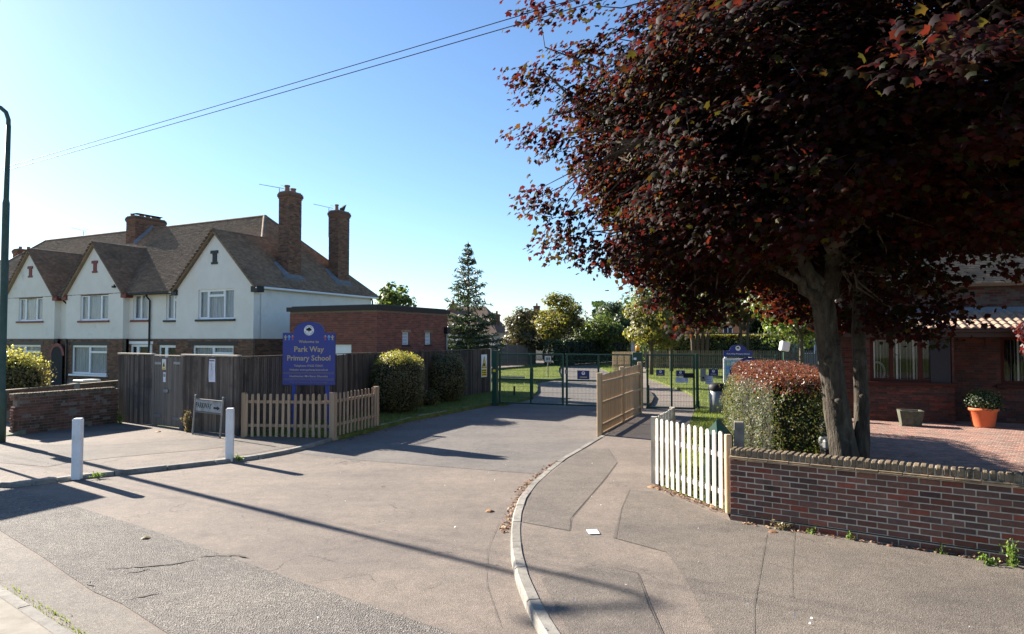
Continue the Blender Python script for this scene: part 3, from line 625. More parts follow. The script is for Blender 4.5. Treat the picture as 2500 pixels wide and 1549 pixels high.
# brick vents in the gables, kneelers, gutters and downpipes
for i,g in enumerate(GB[1:]):
    xm=(g[0]+g[1])/2+.05; MB().box(xm-.26,xm+.22,-.05,.01,6.6,6.74).box(xm-.14,xm+.14,-.03,.01,6.2,6.6).box(xm-.22,xm+.2,-.04,.01,6.1,6.2).build('gable_vent',m_redp if i<2 else m_blackp,H)
    for s_,x in ((-1,g[0]),(1,g[1])): MB().cbox(x-.28 if s_<0 else x-.1,x+.1 if s_<0 else x+.32,-.1,.3,4.72,4.98,.01).build('kneeler',m_blackp if i==2 else m_redp,H)
for a,c in ((-9.1,-5.15),(-15.1,-14.1)):
    gt=MB().tube([(a,RY-.34,4.88),(c,RY-.34,4.86)],.06,8).build('gutter',m_blackp,H)
MB().tube([(-7.45,RY-.3,4.85),(-7.45,RY-.2,4.7),(-7.45,RY-.07,4.55),(-7.45,RY-.07,.2)],.045,8).build('downpipe',m_blackp,H)
MB().tube([(-14.55,RY-.3,4.85),(-14.45,RY-.2,4.65),(-14.4,RY-.07,4.5),(-14.4,RY-.07,3.0),(-14.35,RY-.07,2.85),(-13.85,-.07,2.5),(-13.8,-.07,2.3),(-13.8,-.07,.2)],.045,8).build('downpipe',m_blackp,H)
MB().tube([(.2,8.2,4.9),(.15,8.35,4.7),(.16,8.35,.2)],.045,8).build('downpipe',m_blackp,H)
MB().tube([(.34,-.1,4.93),(.34,8.6,4.9)],.055,8).build('gutter',m_upvc,H)
# porch arch between the left gables; flat dark plate stands in for shade
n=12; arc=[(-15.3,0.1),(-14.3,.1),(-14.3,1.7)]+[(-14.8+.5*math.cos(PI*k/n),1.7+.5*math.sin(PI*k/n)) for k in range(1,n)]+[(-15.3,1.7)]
MB().plate(arc,-.012,.01).build('porch_shade_plate',m_room,H)
arco=[(-14.8+.68*math.cos(PI*k/n),1.7+.68*math.sin(PI*k/n)) for k in range(n+1)]; arci=[(-14.8+.5*math.cos(PI*k/n),1.7+.5*math.sin(PI*k/n)) for k in range(n+1)]
MB().plate(arco+arci[::-1],-.03,.005).build('porch_arch',m_redp,H)
# roof
EZ=4.95; RZt=9.2; AP=(-3.92,4.35,RZt); APl=(-24.1,4.35,RZt)
rt=tiles(H,[(-28.4,.02,EZ),(-5.15,.02,EZ),(-2.42,2.83,7.7),AP,APl],m_roof)
tiles(H,[(.3,-.16,5.0),(.3,8.65,5.0),AP,(-2.42,2.83,7.7),(-2.42,-.16,7.7)],m_roof)
tiles(H,[(-28.4,8.65,EZ),(.3,8.65,EZ),AP,APl],m_roof); tiles(H,[(-28.4,.02,EZ),(-28.4,8.65,EZ),APl],m_roof)
for i,g in enumerate(GB):
    xm=(g[0]+g[1])/2; zp=7.7; yb=2.83
    if i==3: xm=-2.42
    tiles(H,[(g[0]-.15,-.16,EZ),(g[0]-.15,.05,EZ),(xm,yb,zp),(xm,-.16,zp)],m_roof,lift=.012)
    if i<3: tiles(H,[(g[1]+.15,-.16,EZ),(g[1]+.15,.05,EZ),(xm,yb,zp),(xm,-.16,zp)],m_roof,lift=.012)
    ridge(rt,(xm,-.16,zp+.03),(xm,yb,zp+.03),m_roof,r=.1)
ridge(rt,(-24.1,4.35,RZt+.03),(-3.92,4.35,RZt+.03),m_roof)
ridge(rt,(-3.92,4.35,RZt+.03),(-2.42,2.83,7.73),m_roof,r=.11); ridge(rt,(-24.1,4.35,RZt+.03),(-28.3,.1,5.05),m_roof,r=.11); ridge(rt,(-3.92,4.35,RZt+.03),(.25,8.6,5.05),m_roof,r=.11)
# chimneys (part) with brickwork, caps and pots (sub-parts)
m_pot=mat('chimney_pot',[(.2,.1,.07),(.3,.16,.1)],scale=8,rough=.85)
def chimney(x0,x1,y0,y1,zb,zt,pots):
    c=MB().box(x0+.012,x1-.012,y0+.012,y1-.012,zb-1.2,zt).build('chimney',m_mortard,H)
    fs=[(T(0,y0,0),x0,x1,zb-.9,zt,[],0),(T(x1,0,0)@RZ(PI/2),y0,y1,zb-.9,zt,[],1),(T(x0,0,0)@RZ(-PI/2),-y1,-y0,zb-.9,zt,[],1)]
    b=MB()
    for (Mx,a,e,z0,z1,hh,ph) in fs:
        row=0; z=z0
        while z<z1-.03:
            x=a-((row+ph)%2)*.1125
            while x<e-.02:
                p=max(x,a); q=min(x+.215,e)
                if q-p>.03:
                    yj=random.uniform(-.004,.003); V=[Mx@Vector(t) for t in ((p,yj,z),(q,yj,z),(q,.05,z),(p,.05,z),(p,yj,z+.065),(q,yj,z+.065),(q,.05,z+.065),(p,.05,z+.065))]
                    b.add(V,[(4,5,6,7),(0,1,5,4),(1,2,6,5),(3,0,4,7),(3,2,1,0)])
                x+=.225
            z+=.075; row+=1
    b.build('brickwork',m_brickh,c,kind='stuff')
    b=MB(); 
    for k,o_ in enumerate((.03,.06,.06,.03)): b.box(x0-o_,x1+o_,y0-o_,y1+o_,zt-.22+k*.075,zt-.155+k*.075)
    b.build('chimney_cap',m_brickh,c)
    MB().prism([(x0+.02,y0+.02),(x1-.02,y0+.02),(x1-.02,y1-.02),(x0+.02,y1-.02)],zt+.08,zt+.13).build('flaunching',m_mortard,c)
    for (px,py,pr,ph) in pots: MB().lathe([(pr,zt+.1),(pr*.92,zt+.1+ph*.8),(pr*1.12,zt+.1+ph*.85),(pr*1.1,zt+.1+ph),(pr*.8,zt+.1+ph)],12,(px,py)).build('chimney_pot',m_pot,c)
    return c
def flash(c,x0,x1,y0,y1,zs):     # lead soakers at the foot
    zl=lambda x:5.0+(.3-x); MB().add([(x1+.02,y0-.25,zl(x1)+.03),(x1+.2,y0-.25,zl(x1+.2)+.03),(x1+.2,y1+.25,zl(x1+.2)+.03),(x1+.02,y1+.25,zl(x1)+.03),(x1+.015,y0-.02,zl(x1)+.2),(x1+.015,y1+.02,zl(x1)+.2)],[(0,1,2,3),(0,3,5,4)]).add([(x0-.1,y0-.2,zl(x0-.1)+.05),(x1+.1,y0-.2,zl(x1+.1)+.05),(x1+.1,y0-.01,zl(x1)+.2),(x0-.1,y0-.01,zl(x0)+.2)],[(0,1,2,3)]).build('flashing',m_lead,c)
c1=chimney(-.92,-.26,2.4,3.26,5.7,9.72,[(-.6,2.62,.13,.34),(-.58,3.0,.14,.25)]); flash(c1,-.92,-.26,2.4,3.26,0)
c2=chimney(-.92,-.26,5.95,6.85,5.7,9.4,[(-.6,6.2,.1,.36)]); flash(c2,-.92,-.26,5.95,6.85,0)
MB().add([(-.62,6.5,9.5),(-.5,6.5,9.5),(-.5,6.66,9.5),(-.62,6.66,9.5),(-.62,6.45,9.7),(-.45,6.45,9.72),(-.4,6.75,9.95),(-.55,6.7,9.9)],[(3,2,1,0),(4,5,6,7),(0,1,5,4),(1,2,6,5),(2,3,7,6),(3,0,4,7)]).build('chimney_cowl',m_blackp,c2)
c0=chimney(-14.15,-13.3,3.35,5.3,8.3,9.75,[(-13.95,3.6,.12,.2),(-13.7,4.0,.13,.22),(-13.7,4.4,.13,.2),(-13.7,4.8,.13,.2),(-13.7,5.1,.12,.16)])
MB().box(-13.9,-13.45,3.55,5.2,10.02,10.06).build('pot_slab',m_blackp,c0)
zf=lambda y:EZ+.98*(y-.02)
MB().add([(-13.28,3.2,zf(3.2)+.05),(-13.05,3.2,zf(3.2)+.05),(-13.05,4.4,zf(4.4)+.05),(-13.28,4.4,zf(4.4)+.22),(-13.28,3.3,zf(3.3)+.22)],[(0,1,2,3,4)]).build('flashing',m_lead,c0)
c3=chimney(-26.2,-25.6,3.4,4.6,6.5,8.55,[(-25.9,3.7,.1,.2),(-25.9,4.2,.1,.25)])
MB().cbox(-9.95,-9.75,-.14,-.0,5.25,5.35,.02).box(-9.9,-9.86,-.05,.0,5.35,5.42).build('security_light',m_blackp,H)
# television aerials
Hm=T(*HO)@RZ(HA)
def aerial(label, base, kink, h, az, L=1.0):
    p=Hm@Vector(base); t=thing('television_aerial',label,'aerial',p,0,'television aerials on the terrace')
    k=kink; MB().tube([(0,0,0),(0,0,.25),(k,0,.55),(k,0,h)],.02,6).build('mast',m_grey,t)
    bm_=MB(); dx,dy=math.cos(az),math.sin(az); s=-.25; bm_.tube([(k+dx*-.25,dy*-.25,h-.02),(k+dx*L,dy*L,h+.28)],.014,5); o=bm_.build('boom',m_grey,t)
    bb=MB()
    for q in range(11):
        f=-.12+q*(L+.1)/11; c=Vector((k+dx*f,dy*f,h-.02+.3*(f+.25)/(L+.25))); l=.16-.006*q; bb.tube([c+Vector((-dy*l,dx*l,0)),c-Vector((-dy*l,dx*l,0))],.006,4)
    for q in (-.12,.12): c=Vector((k-dx*.2,-dy*.2,h+q)); bb.tube([c+Vector((-dy*.2,dx*.2,0)),c-Vector((-dy*.2,dx*.2,0))],.007,4)
    bb.build('element',m_grey,t); MB().box(-.05,.05,-.05,.05,-.04,.06).build('bracket',m_grey,t)
aerial('long thin television aerial beside the tall front chimney of the terrace',(-1.02,2.6,8.0),-.06,2.05,R(165),1.15)
aerial('thin television aerial beside the rear tall chimney of the terrace',(-1.02,6.2,7.6),-.1,2.1,R(165),.95)
aerial('small television aerial low behind the ridge at the left of the terrace',(-20.6,4.7,8.9),0,.75,R(165),1.0)
# ------------------------------------------------------------------ flat-roofed red brick annexe
A=thing('brick_annexe','flat-roofed red brick outbuilding with two small louvred windows behind the tall fence','outbuilding',(-5.27,26.0,0),HA)
AH=[(1.69,2.17,2.37,2.88),(3.35,3.82,2.37,2.88)]; AF=[(-3.4,-1.26,0,2.38)]
b=MB(); wallgrid(b,-4.55,-.01,0,3.75,AF,.012,.2)
sideM=RZ(PI/2)   # local x -> depth, faces +x
wb=MB(); wallgrid(wb,.2,5.15,0,3.75,AH,.012,.2); Vt=[sideM@Vector(v) for v in wb.v]; b.add(Vt,wb.f)
b.box(-4.55,-4.35,.2,5.15,0,3.75); b.box(-4.35,-.2,4.95,5.15,0,3.75); b.build('mortar',m_mortard,A)
bricks(A,m_brickr,[(I4,-4.55,0,1.95,3.72,AF,0),(sideM,0,5.15,1.95,3.72,AH,1)],nmax=300)
MB().box(-4.65,.1,-.1,5.25,3.75,3.93).build('fascia',mat('black_fascia',(.03,.022,.02),rough=.6),A)
MB().box(-4.5,-.05,.05,5.1,3.93,3.97).build('roof',mat('felt_roof',[(.08,.08,.08),(.12,.12,.12)],rough=.95),A)
gd=MB().box(-3.4,-1.26,.08,.13,0,2.38).build('garage_door',m_upvc,A)
for k in range(11): MB().box(-3.36,-1.3,.07,.079,.1+k*.2,.28+k*.2).build('door_panel',m_upvc,gd)
for (y0,y1,z0,z1) in AH:
    b=MB(); b.box(y0,y1,.07,.1,z0,z0+.03); b.box(y0,y1,.07,.1,z1-.03,z1); b.box(y0,y0+.03,.07,.1,z0+.03,z1-.03); b.box(y1-.03,y1,.07,.1,z0+.03,z1-.03)
    wq=b.build('window',m_upvc,A); wq.matrix_local=sideM
    for k in range(7): z=z0+.05+k*(z1-z0-.08)/7; MB().add([(y0+.03,.06,z),(y1-.03,.06,z),(y1-.03,.1,z+.045),(y0+.03,.1,z+.045)],[(0,1,2,3)]).build('louvre_slat',m_upvc,wq)
    MB().box(y0,y1,.16,.19,z0,z1).build('room',m_room,wq)
    MB().box(y0-.1,y1+.1,-.02,.03,z1+.005,z1+.1).build('lintel',m_tile,wq); MB().box(y0-.04,y1+.04,-.05,.07,z0-.07,z0-.004).build('sill',m_blackp,wq)
dp=MB().tube([(.06,5.0,2.85),(.06,5.0,.1)],.045,8).build('downpipe',m_grey,A); MB().cbox(-.02,.18,4.86,5.14,2.85,3.15,.02).build('hopper',m_blackp,dp)
# ------------------------------------------------------------------ house on the right with lean-to tiled canopy and bay window
QO=(13.1,19.8,0); QA=R(-20.79)
Q=thing('brick_house','dark red brick house with bay window and pantiled canopy roof behind the maple','house',QO,QA)
BW=(-2.22,-.06,1.3,2.68); MWn=(1.34,3.6,1.25,2.68); SW=(.09,.62,1.3,2.68); Dp=.7
b=MB(); wallgrid(b,-2.33,-.01,0,2.75,[BW],.012,.2); wallgrid(b,-3.05,-2.33,0,2.75,[],Dp+.012,Dp+.2); wallgrid(b,-.01,12,0,2.75,[MWn],Dp+.012,Dp+.2)
b.box(-.2,-.012,.2,Dp,0,1.28); b.box(-2.33,-2.15,.2,Dp+.1,0,2.75); b.box(-3.05,12,Dp+.9,Dp+1.1,2.6,4.4); b.box(-3.05,-2.87,Dp+.2,8,0,4.4); b.box(-2.87,12,7.8,8,0,4.4)
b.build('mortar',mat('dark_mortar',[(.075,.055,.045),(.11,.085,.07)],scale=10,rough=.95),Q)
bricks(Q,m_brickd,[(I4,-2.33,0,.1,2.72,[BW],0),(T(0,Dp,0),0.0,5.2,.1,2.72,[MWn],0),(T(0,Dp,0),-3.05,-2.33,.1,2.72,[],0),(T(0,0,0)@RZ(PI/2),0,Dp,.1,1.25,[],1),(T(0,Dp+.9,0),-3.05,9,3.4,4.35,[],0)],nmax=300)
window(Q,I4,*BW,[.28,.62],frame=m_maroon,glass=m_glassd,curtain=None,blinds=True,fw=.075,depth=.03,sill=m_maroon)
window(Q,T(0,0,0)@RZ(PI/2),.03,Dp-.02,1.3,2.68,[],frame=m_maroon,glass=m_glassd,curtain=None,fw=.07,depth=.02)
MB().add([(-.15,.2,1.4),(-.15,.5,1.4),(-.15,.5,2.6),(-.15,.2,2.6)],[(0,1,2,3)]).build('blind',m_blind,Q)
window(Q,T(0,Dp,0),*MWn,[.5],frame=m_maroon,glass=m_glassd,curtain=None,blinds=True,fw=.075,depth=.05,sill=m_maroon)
MB().box(-3.25,12,-.22,-.18,2.66,2.86).box(-3.25,12,-.18,Dp+.01,2.755,2.775).build('soffit',mat('brown_fascia',(.05,.028,.02),rough=.6),Q)
MB().tube([(-3.25,-.26,2.85),(12,-.26,2.85)],.055,8).build('gutter',mat('brown_gutter',(.045,.025,.018),rough=.45),Q)
cr=MB().add([(-3.3,-.25,2.88),(12,-.25,2.88),(12,Dp+.92,3.45),(-3.3,Dp+.92,3.45)],[(0,1,2,3)]).build('canopy_roof',m_pan,Q)
# pantiles one by one
pm=MB(); q=9; V=[];F=[]
for e,zz in ((-.03,.022),(.37,.0)):
    for k in range(q): x=-.115+.23*k/(q-1); V.append((x,e,zz+.038*math.sin(PI*2*k/(q-1)*.5)**2*1.3 if k<=q-1 else zz))
for k in range(q): x=-.115+.23*k/(q-1); V.append((x,-.03,.0+.02*math.sin(PI*k/(q-1))**2))
F=[(k,k+1,q+k+1,q+k) for k in range(q-1)]+[(2*q+k,2*q+k+1,k+1,k) for k in range(q-1)]
pme=pm.add(V,F).mesh('pantile',m_pan,False); sl=math.atan2(.57,Dp+1.17)
for r_ in range(5):
    for k in range(40):
        x=-3.2+k*.215
        if x>5.3: continue
        t=r_*.36; link('pantile',pme,cr,M=T(x,-.28+t*math.cos(sl),2.895+t*math.sin(sl)+.012)@Matrix.Rotation(sl,4,'X')@RZ(random.uniform(-.01,.01)))
MB().add([(-3.3,Dp+.62,3.40),(12,Dp+.62,3.40),(12,Dp+.88,3.6),(-3.3,Dp+.88,3.6)],[(0,1,2,3)]).build('flashing',m_lead,Q)
tiles(Q,[(-3.4,Dp+.55,4.32),(12,Dp+.55,4.32),(12,4.6,6.9),(-3.4,4.6,6.9)],m_roof); tiles(Q,[(12,8.3,4.32),(-3.4,8.3,4.32),(-3.4,4.6,6.9),(12,4.6,6.9)],m_roof); MB().add([(-3.05,Dp+.95,4.4),(-3.05,7.9,4.4),(-3.05,4.6,6.7),(-2.9,Dp+.95,4.4),(-2.9,7.9,4.4),(-2.9,4.6,6.7)],[(0,2,1),(3,4,5)]).build('gable',m_brickd,Q)
MB().tube([(-3.12,Dp-.02,2.9),(-3.12,Dp-.06,2.6),(-3.12,Dp-.06,.15)],.04,8).build('downpipe',m_upvc,Q)
MB().tube([(.95,Dp-.03,2.35),(.95,Dp-.03,2.62)],.012,6).box(.9,1.0,Dp-.02,Dp,2.3,2.36).build('wall_hook',m_blackp,Q)
# white oval mirror-shaped chair and table seen through the left window light
Qm=T(*QO)@RZ(QA)
t=thing('hanging_chair','white ring-shaped chair seen through the left pane of the brown bay window','chair',Qm@Vector((-1.95,.55,1.2)),QA)
MB().tube([(.2*math.cos(2*PI*k/20),0,.38+.3*math.sin(2*PI*k/20)) for k in range(21)],.035,6).build('ring',m_white,t,True)
MB().cbox(-.16,.16,-.02,.2,.02,.1,.03).build('seat_cushion',m_white,t)
# ------------------------------------------------------------------ fences and gates
def txt(parent, body, size, x, y, z, m, bold=.0, align='CENTER', Mx=None, name='lettering', sx=1.0):
    cu=bpy.data.curves.new('t','FONT'); cu.body=body; cu.size=size; cu.align_x=align; cu.align_y='CENTER'; cu.extrude=.0012; cu.offset=bold; cu.resolution_u=2
    o=bpy.data.objects.new('t',cu); COL.objects.link(o); dg=bpy.context.evaluated_depsgraph_get()
    me=bpy.data.meshes.new_from_object(o.evaluated_get(dg)); bpy.data.objects.remove(o); bpy.data.curves.remove(cu)
    me.name=name; me.materials.clear(); me.materials.append(m)
    r=link(name,me,parent,M=(Mx or I4)@T(x,y,z)@Matrix.Rotation(PI/2,4,'X')@Matrix.Diagonal((sx,1,1,1))); return r
bd=[]
for k in range(4):
    b=MB(); wv=random.uniform(-.004,.004)
    b.add([(-.062,-.026,0),(.05,-.002+wv,0),(.05,.006,0),(-.062,.006,0),(-.062,-.03,1),(.05,-.004-wv,1),(.05,.006,1),(-.058,.006,1)],[(3,2,1,0),(4,5,6,7),(0,1,5,4),(1,2,6,5),(2,3,7,6),(3,0,4,7)]); bd.append(b.mesh('board',m_wood))
def boards(t, x0, x1, z0, z1, y=0., pitch=.076, jz=.012, meshes=None, name='board'):
    n=int(round((x1-x0)/pitch)); p=(x1-x0)/n
    for k in range(n):
        link(name,random.choice(meshes or bd),t,M=T(x0+p*(k+.5),y+random.uniform(-.004,.004),z0)@Matrix.Rotation(random.uniform(-.004,.004),4,'Y')@Matrix.Diagonal((p/.1,1,z1-z0+random.uniform(-jz,jz),1)))
# tall closeboard fence along the pavement, with a double gate in it
F1=math.atan2(17.58-20.66,-7.17+12.13)
f=thing('closeboard_fence','tall weathered brown closeboard fence along the pavement behind the street name sign','fence',(-12.13,20.66,.06),F1)
boards(f,0,1.86,.02,2.06); boards(f,3.32,5.84,.02,2.06)
for a,c in ((0,1.86),(3.32,5.84)):
    MB().cbox(a,c,-.07,.07,2.075,2.12,.006).build('capping_rail',m_capw,f)
    for z in (.35,1.05,1.75): MB().box(a,c,.008,.06,z,z+.09).build('rail',m_wood,f)
for x in (.05,1.9,3.28,5.8): MB().cbox(x-.05,x+.05,.0 if x!=1.9 and x!=3.28 else -.03,.1,0,2.07,.006).build('post',m_gatew,f)
fm=T(-12.13,20.66,.06)@RZ(F1)
g=thing('double_gate','double wooden board gate set in the tall brown fence near the crumbling wall','gate',fm@Vector((1.96,0,0)),F1)
gbm=[MB().cbox(-.05,.046,-.012,.008,0,1,.002).mesh('board',m_gatew)]
for (a,c) in ((0,.62),(.64,1.27)):
    boards(g,a,c,.04,2.02,meshes=gbm); 
    for z in (.3,1.85): MB().box(a,c,.01,.05,z,z+.1).build('rail',m_gatew,g)
MB().cbox(-.0,1.27,-.04,.045,2.045,2.08,.005).build('capping_rail',m_capw,g)
for x0,x1,z in ((.0,.34,1.8),(.0,.34,.28),(.95,1.27,1.82),(.95,1.27,.24)): MB().box(x0,x1,-.026,-.014,z,z+.075).build('hinge_strap',m_grey,g)
MB().cbox(.5,.72,-.06,-.013,1.0,1.09,.01).build('hasp',m_grey,g)
s=thing('warning_sign','small white triangle warning sign high on the double wooden gate','sign',g.matrix_basis@Vector((.47,-.02,1.68)),F1)
MB().box(-.09,.09,-.006,.003,-.02,.28).build('plate',m_white,s); MB().plate([(-.075,.05),(.075,.05),(0,.25)],-.009,-.006).build('triangle',m_yellow,s); MB().plate([(-.045,.07),(.045,.07),(0,.19)],-.012,-.009).build('symbol',m_ink,s); MB().box(-.08,.08,-.009,-.006,-.01,.035).build('caption',m_yellow,s)
s=thing('paper_notice','small white laminated notice below the triangle sign on the wooden gate','notice',g.matrix_basis@Vector((.5,-.02,1.3)),F1); MB().box(-.06,.06,-.005,.003,0,.28).build('sheet',m_white,s); MB().box(-.045,.045,-.007,-.005,.15,.24).build('print',m_grey,s)
s=thing('paper_notice','tall white paper notice pinned to the fence above the street name sign','notice',fm@Vector((4.72,-.03,1.38)),F1)
b=MB(); V=[];F=[]
for i in range(5):
    for j in range(8): V.append((-.14+.28*i/4,-.004-.012*math.sin(i*1.2+j*.6)*.5,.62*j/7))
for i in range(4):
    for j in range(7): F.append((i*8+j,(i+1)*8+j,(i+1)*8+j+1,i*8+j+1))
b.add(V,F).build('sheet',mat('paper',(.74,.73,.8),rough=.8),s,True); MB().box(-.11,.11,-.0145,-.0125,.56,.585).build('heading',m_ink,s)
lb=MB()
for k in range(14): lb.box(-.11,-.11+random.uniform(.1,.22),-.0145,-.0128,.5-k*.033,.506-k*.033)
lb.build('print',m_grey,s)
# tall fence running back beside the drive
F2=math.atan2(32-17.58,-1.05+7.17); L2=15.66
f=thing('closeboard_fence','tall weathered brown closeboard fence running back along the drive behind the round bushes','fence',(-7.17,17.58,.08),F2)
boards(f,.03,L2,.0,2.02,jz=.02); MB().cbox(-.05,.06,-.05,.06,0,2.06,.006).build('post',m_wood,f)
for z in (.35,1.0,1.7): MB().box(0.03,L2,.01,.06,z,z+.09).build('rail',m_wood,f)
k=0.
while k<L2-.1:
    MB().cbox(k,min(k+1.55,L2)-.006,-.045,.05,2.035,2.062,.005).build('capping_rail',m_wood,f,loc=(0,0,random.uniform(-.006,.006))); k+=1.55
MB().cbox(L2-.06,L2+.06,-.05,.06,0,2.07,.006).build('post',m_capw,f)
f2m=T(-7.17,17.58,.08)@RZ(F2)
s=thing('camera_warning_sign','yellow and white camera warning sign on the end of the tall fence by the gates','sign',f2m@Vector((L2-.75,-.035,.75)),F2)
MB().box(-.3,.3,-.012,.0,0,1.05).build('plate',m_white,s); MB().box(-.27,.27,-.015,-.012,.03,.38).build('caption',m_yellow,s); MB().plate([(-.26,.42),(.26,.42),(0,.98)],-.016,-.012).build('triangle',m_ink,s); MB().plate([(-.21,.45),(.21,.45),(0,.9)],-.019,-.016).build('triangle_face',m_yellow,s); MB().plate([(-.1,.5),(.1,.52),(.07,.62),(-.06,.66),(-.12,.58)],-.022,-.019).build('symbol',m_ink,s)
for k in range(3): MB().box(-.22,.22,-.017,-.015,.09+k*.1,.13+k*.1).build('print',m_ink,s)
# picket fences
def pickmesh(m,h,w=.07,th=.02):
    P=[(-w/2,0),(w/2,0),(w/2,h-w*.42)]+[(w/2*math.cos(a),h-w*.42+w*.42*math.sin(a)) for a in (PI*.17,PI*.33,PI*.5,PI*.67,PI*.83)]+[(-w/2,h-w*.42)]
    return MB().plate(P,-th,0).mesh('picket',m)
def picket_run(t, p0, p1, n, h, m, z, pm, rails=(.25,.8), posts=(1,1), side=-1, railm=None, postw=.05, posth=None):
    p0=Vector(p0); p1=Vector(p1); o=Vector(t.location[:2]); d=p1-p0; L=d.length; a=math.atan2(d.y,d.x); Mx=T(p0.x-o.x,p0.y-o.y,z)@RZ(a)
    for rz in rails: r_=MB().cbox(0,L,.0,.04,rz*h,rz*h+.075,.004).build('rail',railm or m,t); r_.matrix_local=Mx
    for k in range(n):
        x=L*(k+.5)/n; link('picket',pm,t,M=Mx@T(x,-.002,.03+random.uniform(-.008,.008))@Matrix.Rotation(random.uniform(-.012,.012),4,'Y'))
    ph=(posth or h)+.05
    for k,on in enumerate(posts):
        if on: 
            x=0 if k==0 else L; P=[(-postw,-postw),(postw,-postw),(postw,postw),(-postw,postw)]
            b=MB().prism(P,-.06,ph-.04); b.prism([(p[0]*.98,p[1]*.98) for p in P],ph-.039,[ph,ph,ph,ph]); o_=b.build('post',m,t); o_.matrix_local=Mx@T(x,.02,0)
h=1.1; pm=pickmesh(m_pick,h)
f=thing('picket_fence','brown wooden picket fence with rounded tops around the blue school sign','fence',(-6.92,17.28,.07))
picket_run(f,(-6.92,17.28),(-4.66,17.06),14,h,m_pick,0,pm,posts=(1,0)); picket_run(f,(-4.55,17.1),(-3.9,19.27),12,h,m_pick,.02,pm,posts=(1,1),postw=.07)
pmw=pickmesh(m_pickw,1.12,.078)
f=thing('picket_fence','pale white sunlit picket fence joining the brick garden wall by the green bin','fence',(2.47,11.57,.1))
picket_run(f,(2.47,11.57),(3.1,9.78),12,1.12,m_pickw,0,pmw,posts=(0,0),rails=(.2,.68)); picket_run(f,(2.5,11.68),(3.2,13.3),11,1.1,m_pickw,0,pmw,posts=(1,1))
MB().cbox(-.045,.045,-.045,.045,0,1.14,.012).build('post',m_fencew,f,loc=(3.13-2.47,9.72-11.57,-.02))
# board fence panels between drive and footway: boards with gaps
f=thing('panel_fence','new pale tan wooden board fence panels between the drive and the footpath','fence',(2.3,17.51,.0),math.atan2(22.64-17.51,4.33-2.3))
LF=5.5; pb=[MB().cbox(-.036,.036,-.01,.01,0,1,.002).mesh('board',m_fencew)]
hs=lambda x:1.66+.02*x
for k in range(46):
    x=.1+k*(LF-.2)/45
    if abs(x-2.73)<.06: continue
    link('board',pb[0],f,M=T(x,.035+random.uniform(-.003,.003),.12)@Matrix.Diagonal((1,1,hs(x)-.14+random.uniform(-.01,.01),1)))
for a,c in ((.06,2.67),(2.79,LF-.06)):
    for z in (.3,.88,1.42): MB().cbox(a,c,-.035,.025,z,z+.07,.004).build('rail',m_fencew,f)
    MB().cbox(a,c,-.03,.04,.02,.14,.004).build('gravel_board',m_fencew,f)
for x in (0,2.73,LF): MB().cbox(x-.06,x+.06,-.06,.07,-.05,hs(x)+.06,.01).build('post',m_fencew,f)
# ------------------------------------------------------------------ green mesh gates
GA=math.atan2(24.3-26.2,4.62+.66); GL=math.hypot(5.28,1.9)
gm=T(-.66,26.2,.0)@RZ(GA)
def meshpanel(x0,x1,z0,z1,sx=.05,sz=.2,r=.0035):
    b=MB(); n=int((x1-x0)/sx)
    for k in range(1,n): x=x0+(x1-x0)*k/n; b.box(x-r,x+r,-r,r,z0,z1)
    m=int((z1-z0)/sz)
    for k in range(1,m): z=z0+(z1-z0)*k/m; b.box(x0,x1,-r-.006,r-.006,z-r,z+r)
    return b
def leaf(label, x0, x1, mull, z0=.1, z1=2.05, M0=None, group='green mesh school gates', rail=True):
    M0=M0 or gm; t=thing('mesh_gate',label,'gate',(M0@Vector((x0,0,0))),M0.to_euler().z,group); L=x1-x0; q=.035
    for x in [q]+[L*m_ for m_ in mull]+[L-q]: MB().cbox(x-q,x+q,-q,q,z0,z1,.006).build('upright',m_green,t); 
    MB().cbox(2*q,L-2*q,-q*.9,q*.9,z0,z0+.06,.005).build('bottom_rail',m_green,t); MB().cbox(2*q,L-2*q,-q*.9,q*.9,z1-.05,z1-.0,.005).build('top_rail',m_green,t)
    if rail: MB().cbox(2*q,L-2*q,-q*.8,q*.8,1.02,1.08,.005).build('middle_rail',m_green,t)
    xs=[0]+list(mull)+[1]
    for a,c in zip(xs[:-1],xs[1:]): meshpanel(L*a+q,L*c-q,z0+.06,z1-.05).build('mesh_panel',m_green,t)
    for k in range(int(L/.06)): pass
    return t
gp=thing('gate_post','thick dark green gate post at the left end of the vehicle gates','post',gm@Vector((.0,0,0)),GA); MB().cbox(-.1,.1,-.1,.1,0,2.12,.01).build('post',m_green,gp); MB().cbox(-.11,.11,-.11,.11,2.12,2.15,.008).build('cap',m_green,gp); MB().box(-.05,.05,-.106,-.1,1.32,1.42).build('label_plate',m_yellow,gp)
g1=leaf('left leaf of the dark green mesh vehicle gates across the school drive',.16,2.78,[.5])
MB().cbox(.1,1.1,-.09,-.045,1.1,1.16,.01).build('actuator_arm',m_grey,g1); MB().cbox(1.33,1.43,-.1,-.04,.3,1.5,.01).build('drop_bolt',m_green,g1)
g2=leaf('right leaf of the dark green mesh vehicle gates with small blue plates',2.86,5.36,[.5])
MB().cbox(-.02,.06,-.07,-.04,1.3,1.45,.005).build('lock_plate',m_grey,g2)
cb=thing('control_cabinet','tall dark green gate control pillar carrying an amber beacon','cabinet',gm@Vector((5.56,0,0)),GA)
MB().cbox(-.17,.17,-.15,.15,0.05,2.12,.012).build('cabinet',m_green,cb); MB().box(-.12,-.02,-.157,-.15,1.85,1.93).build('label_plate',m_white,cb)
MB().cbox(-.05,.05,-.05,.05,2.12,2.16,.004).build('beacon_base',m_ink,cb); MB().lathe([(.075,2.16),(.075,2.3),(.06,2.36),(.0,2.37)],14,(0,0)).build('beacon',m_amber,cb,True)
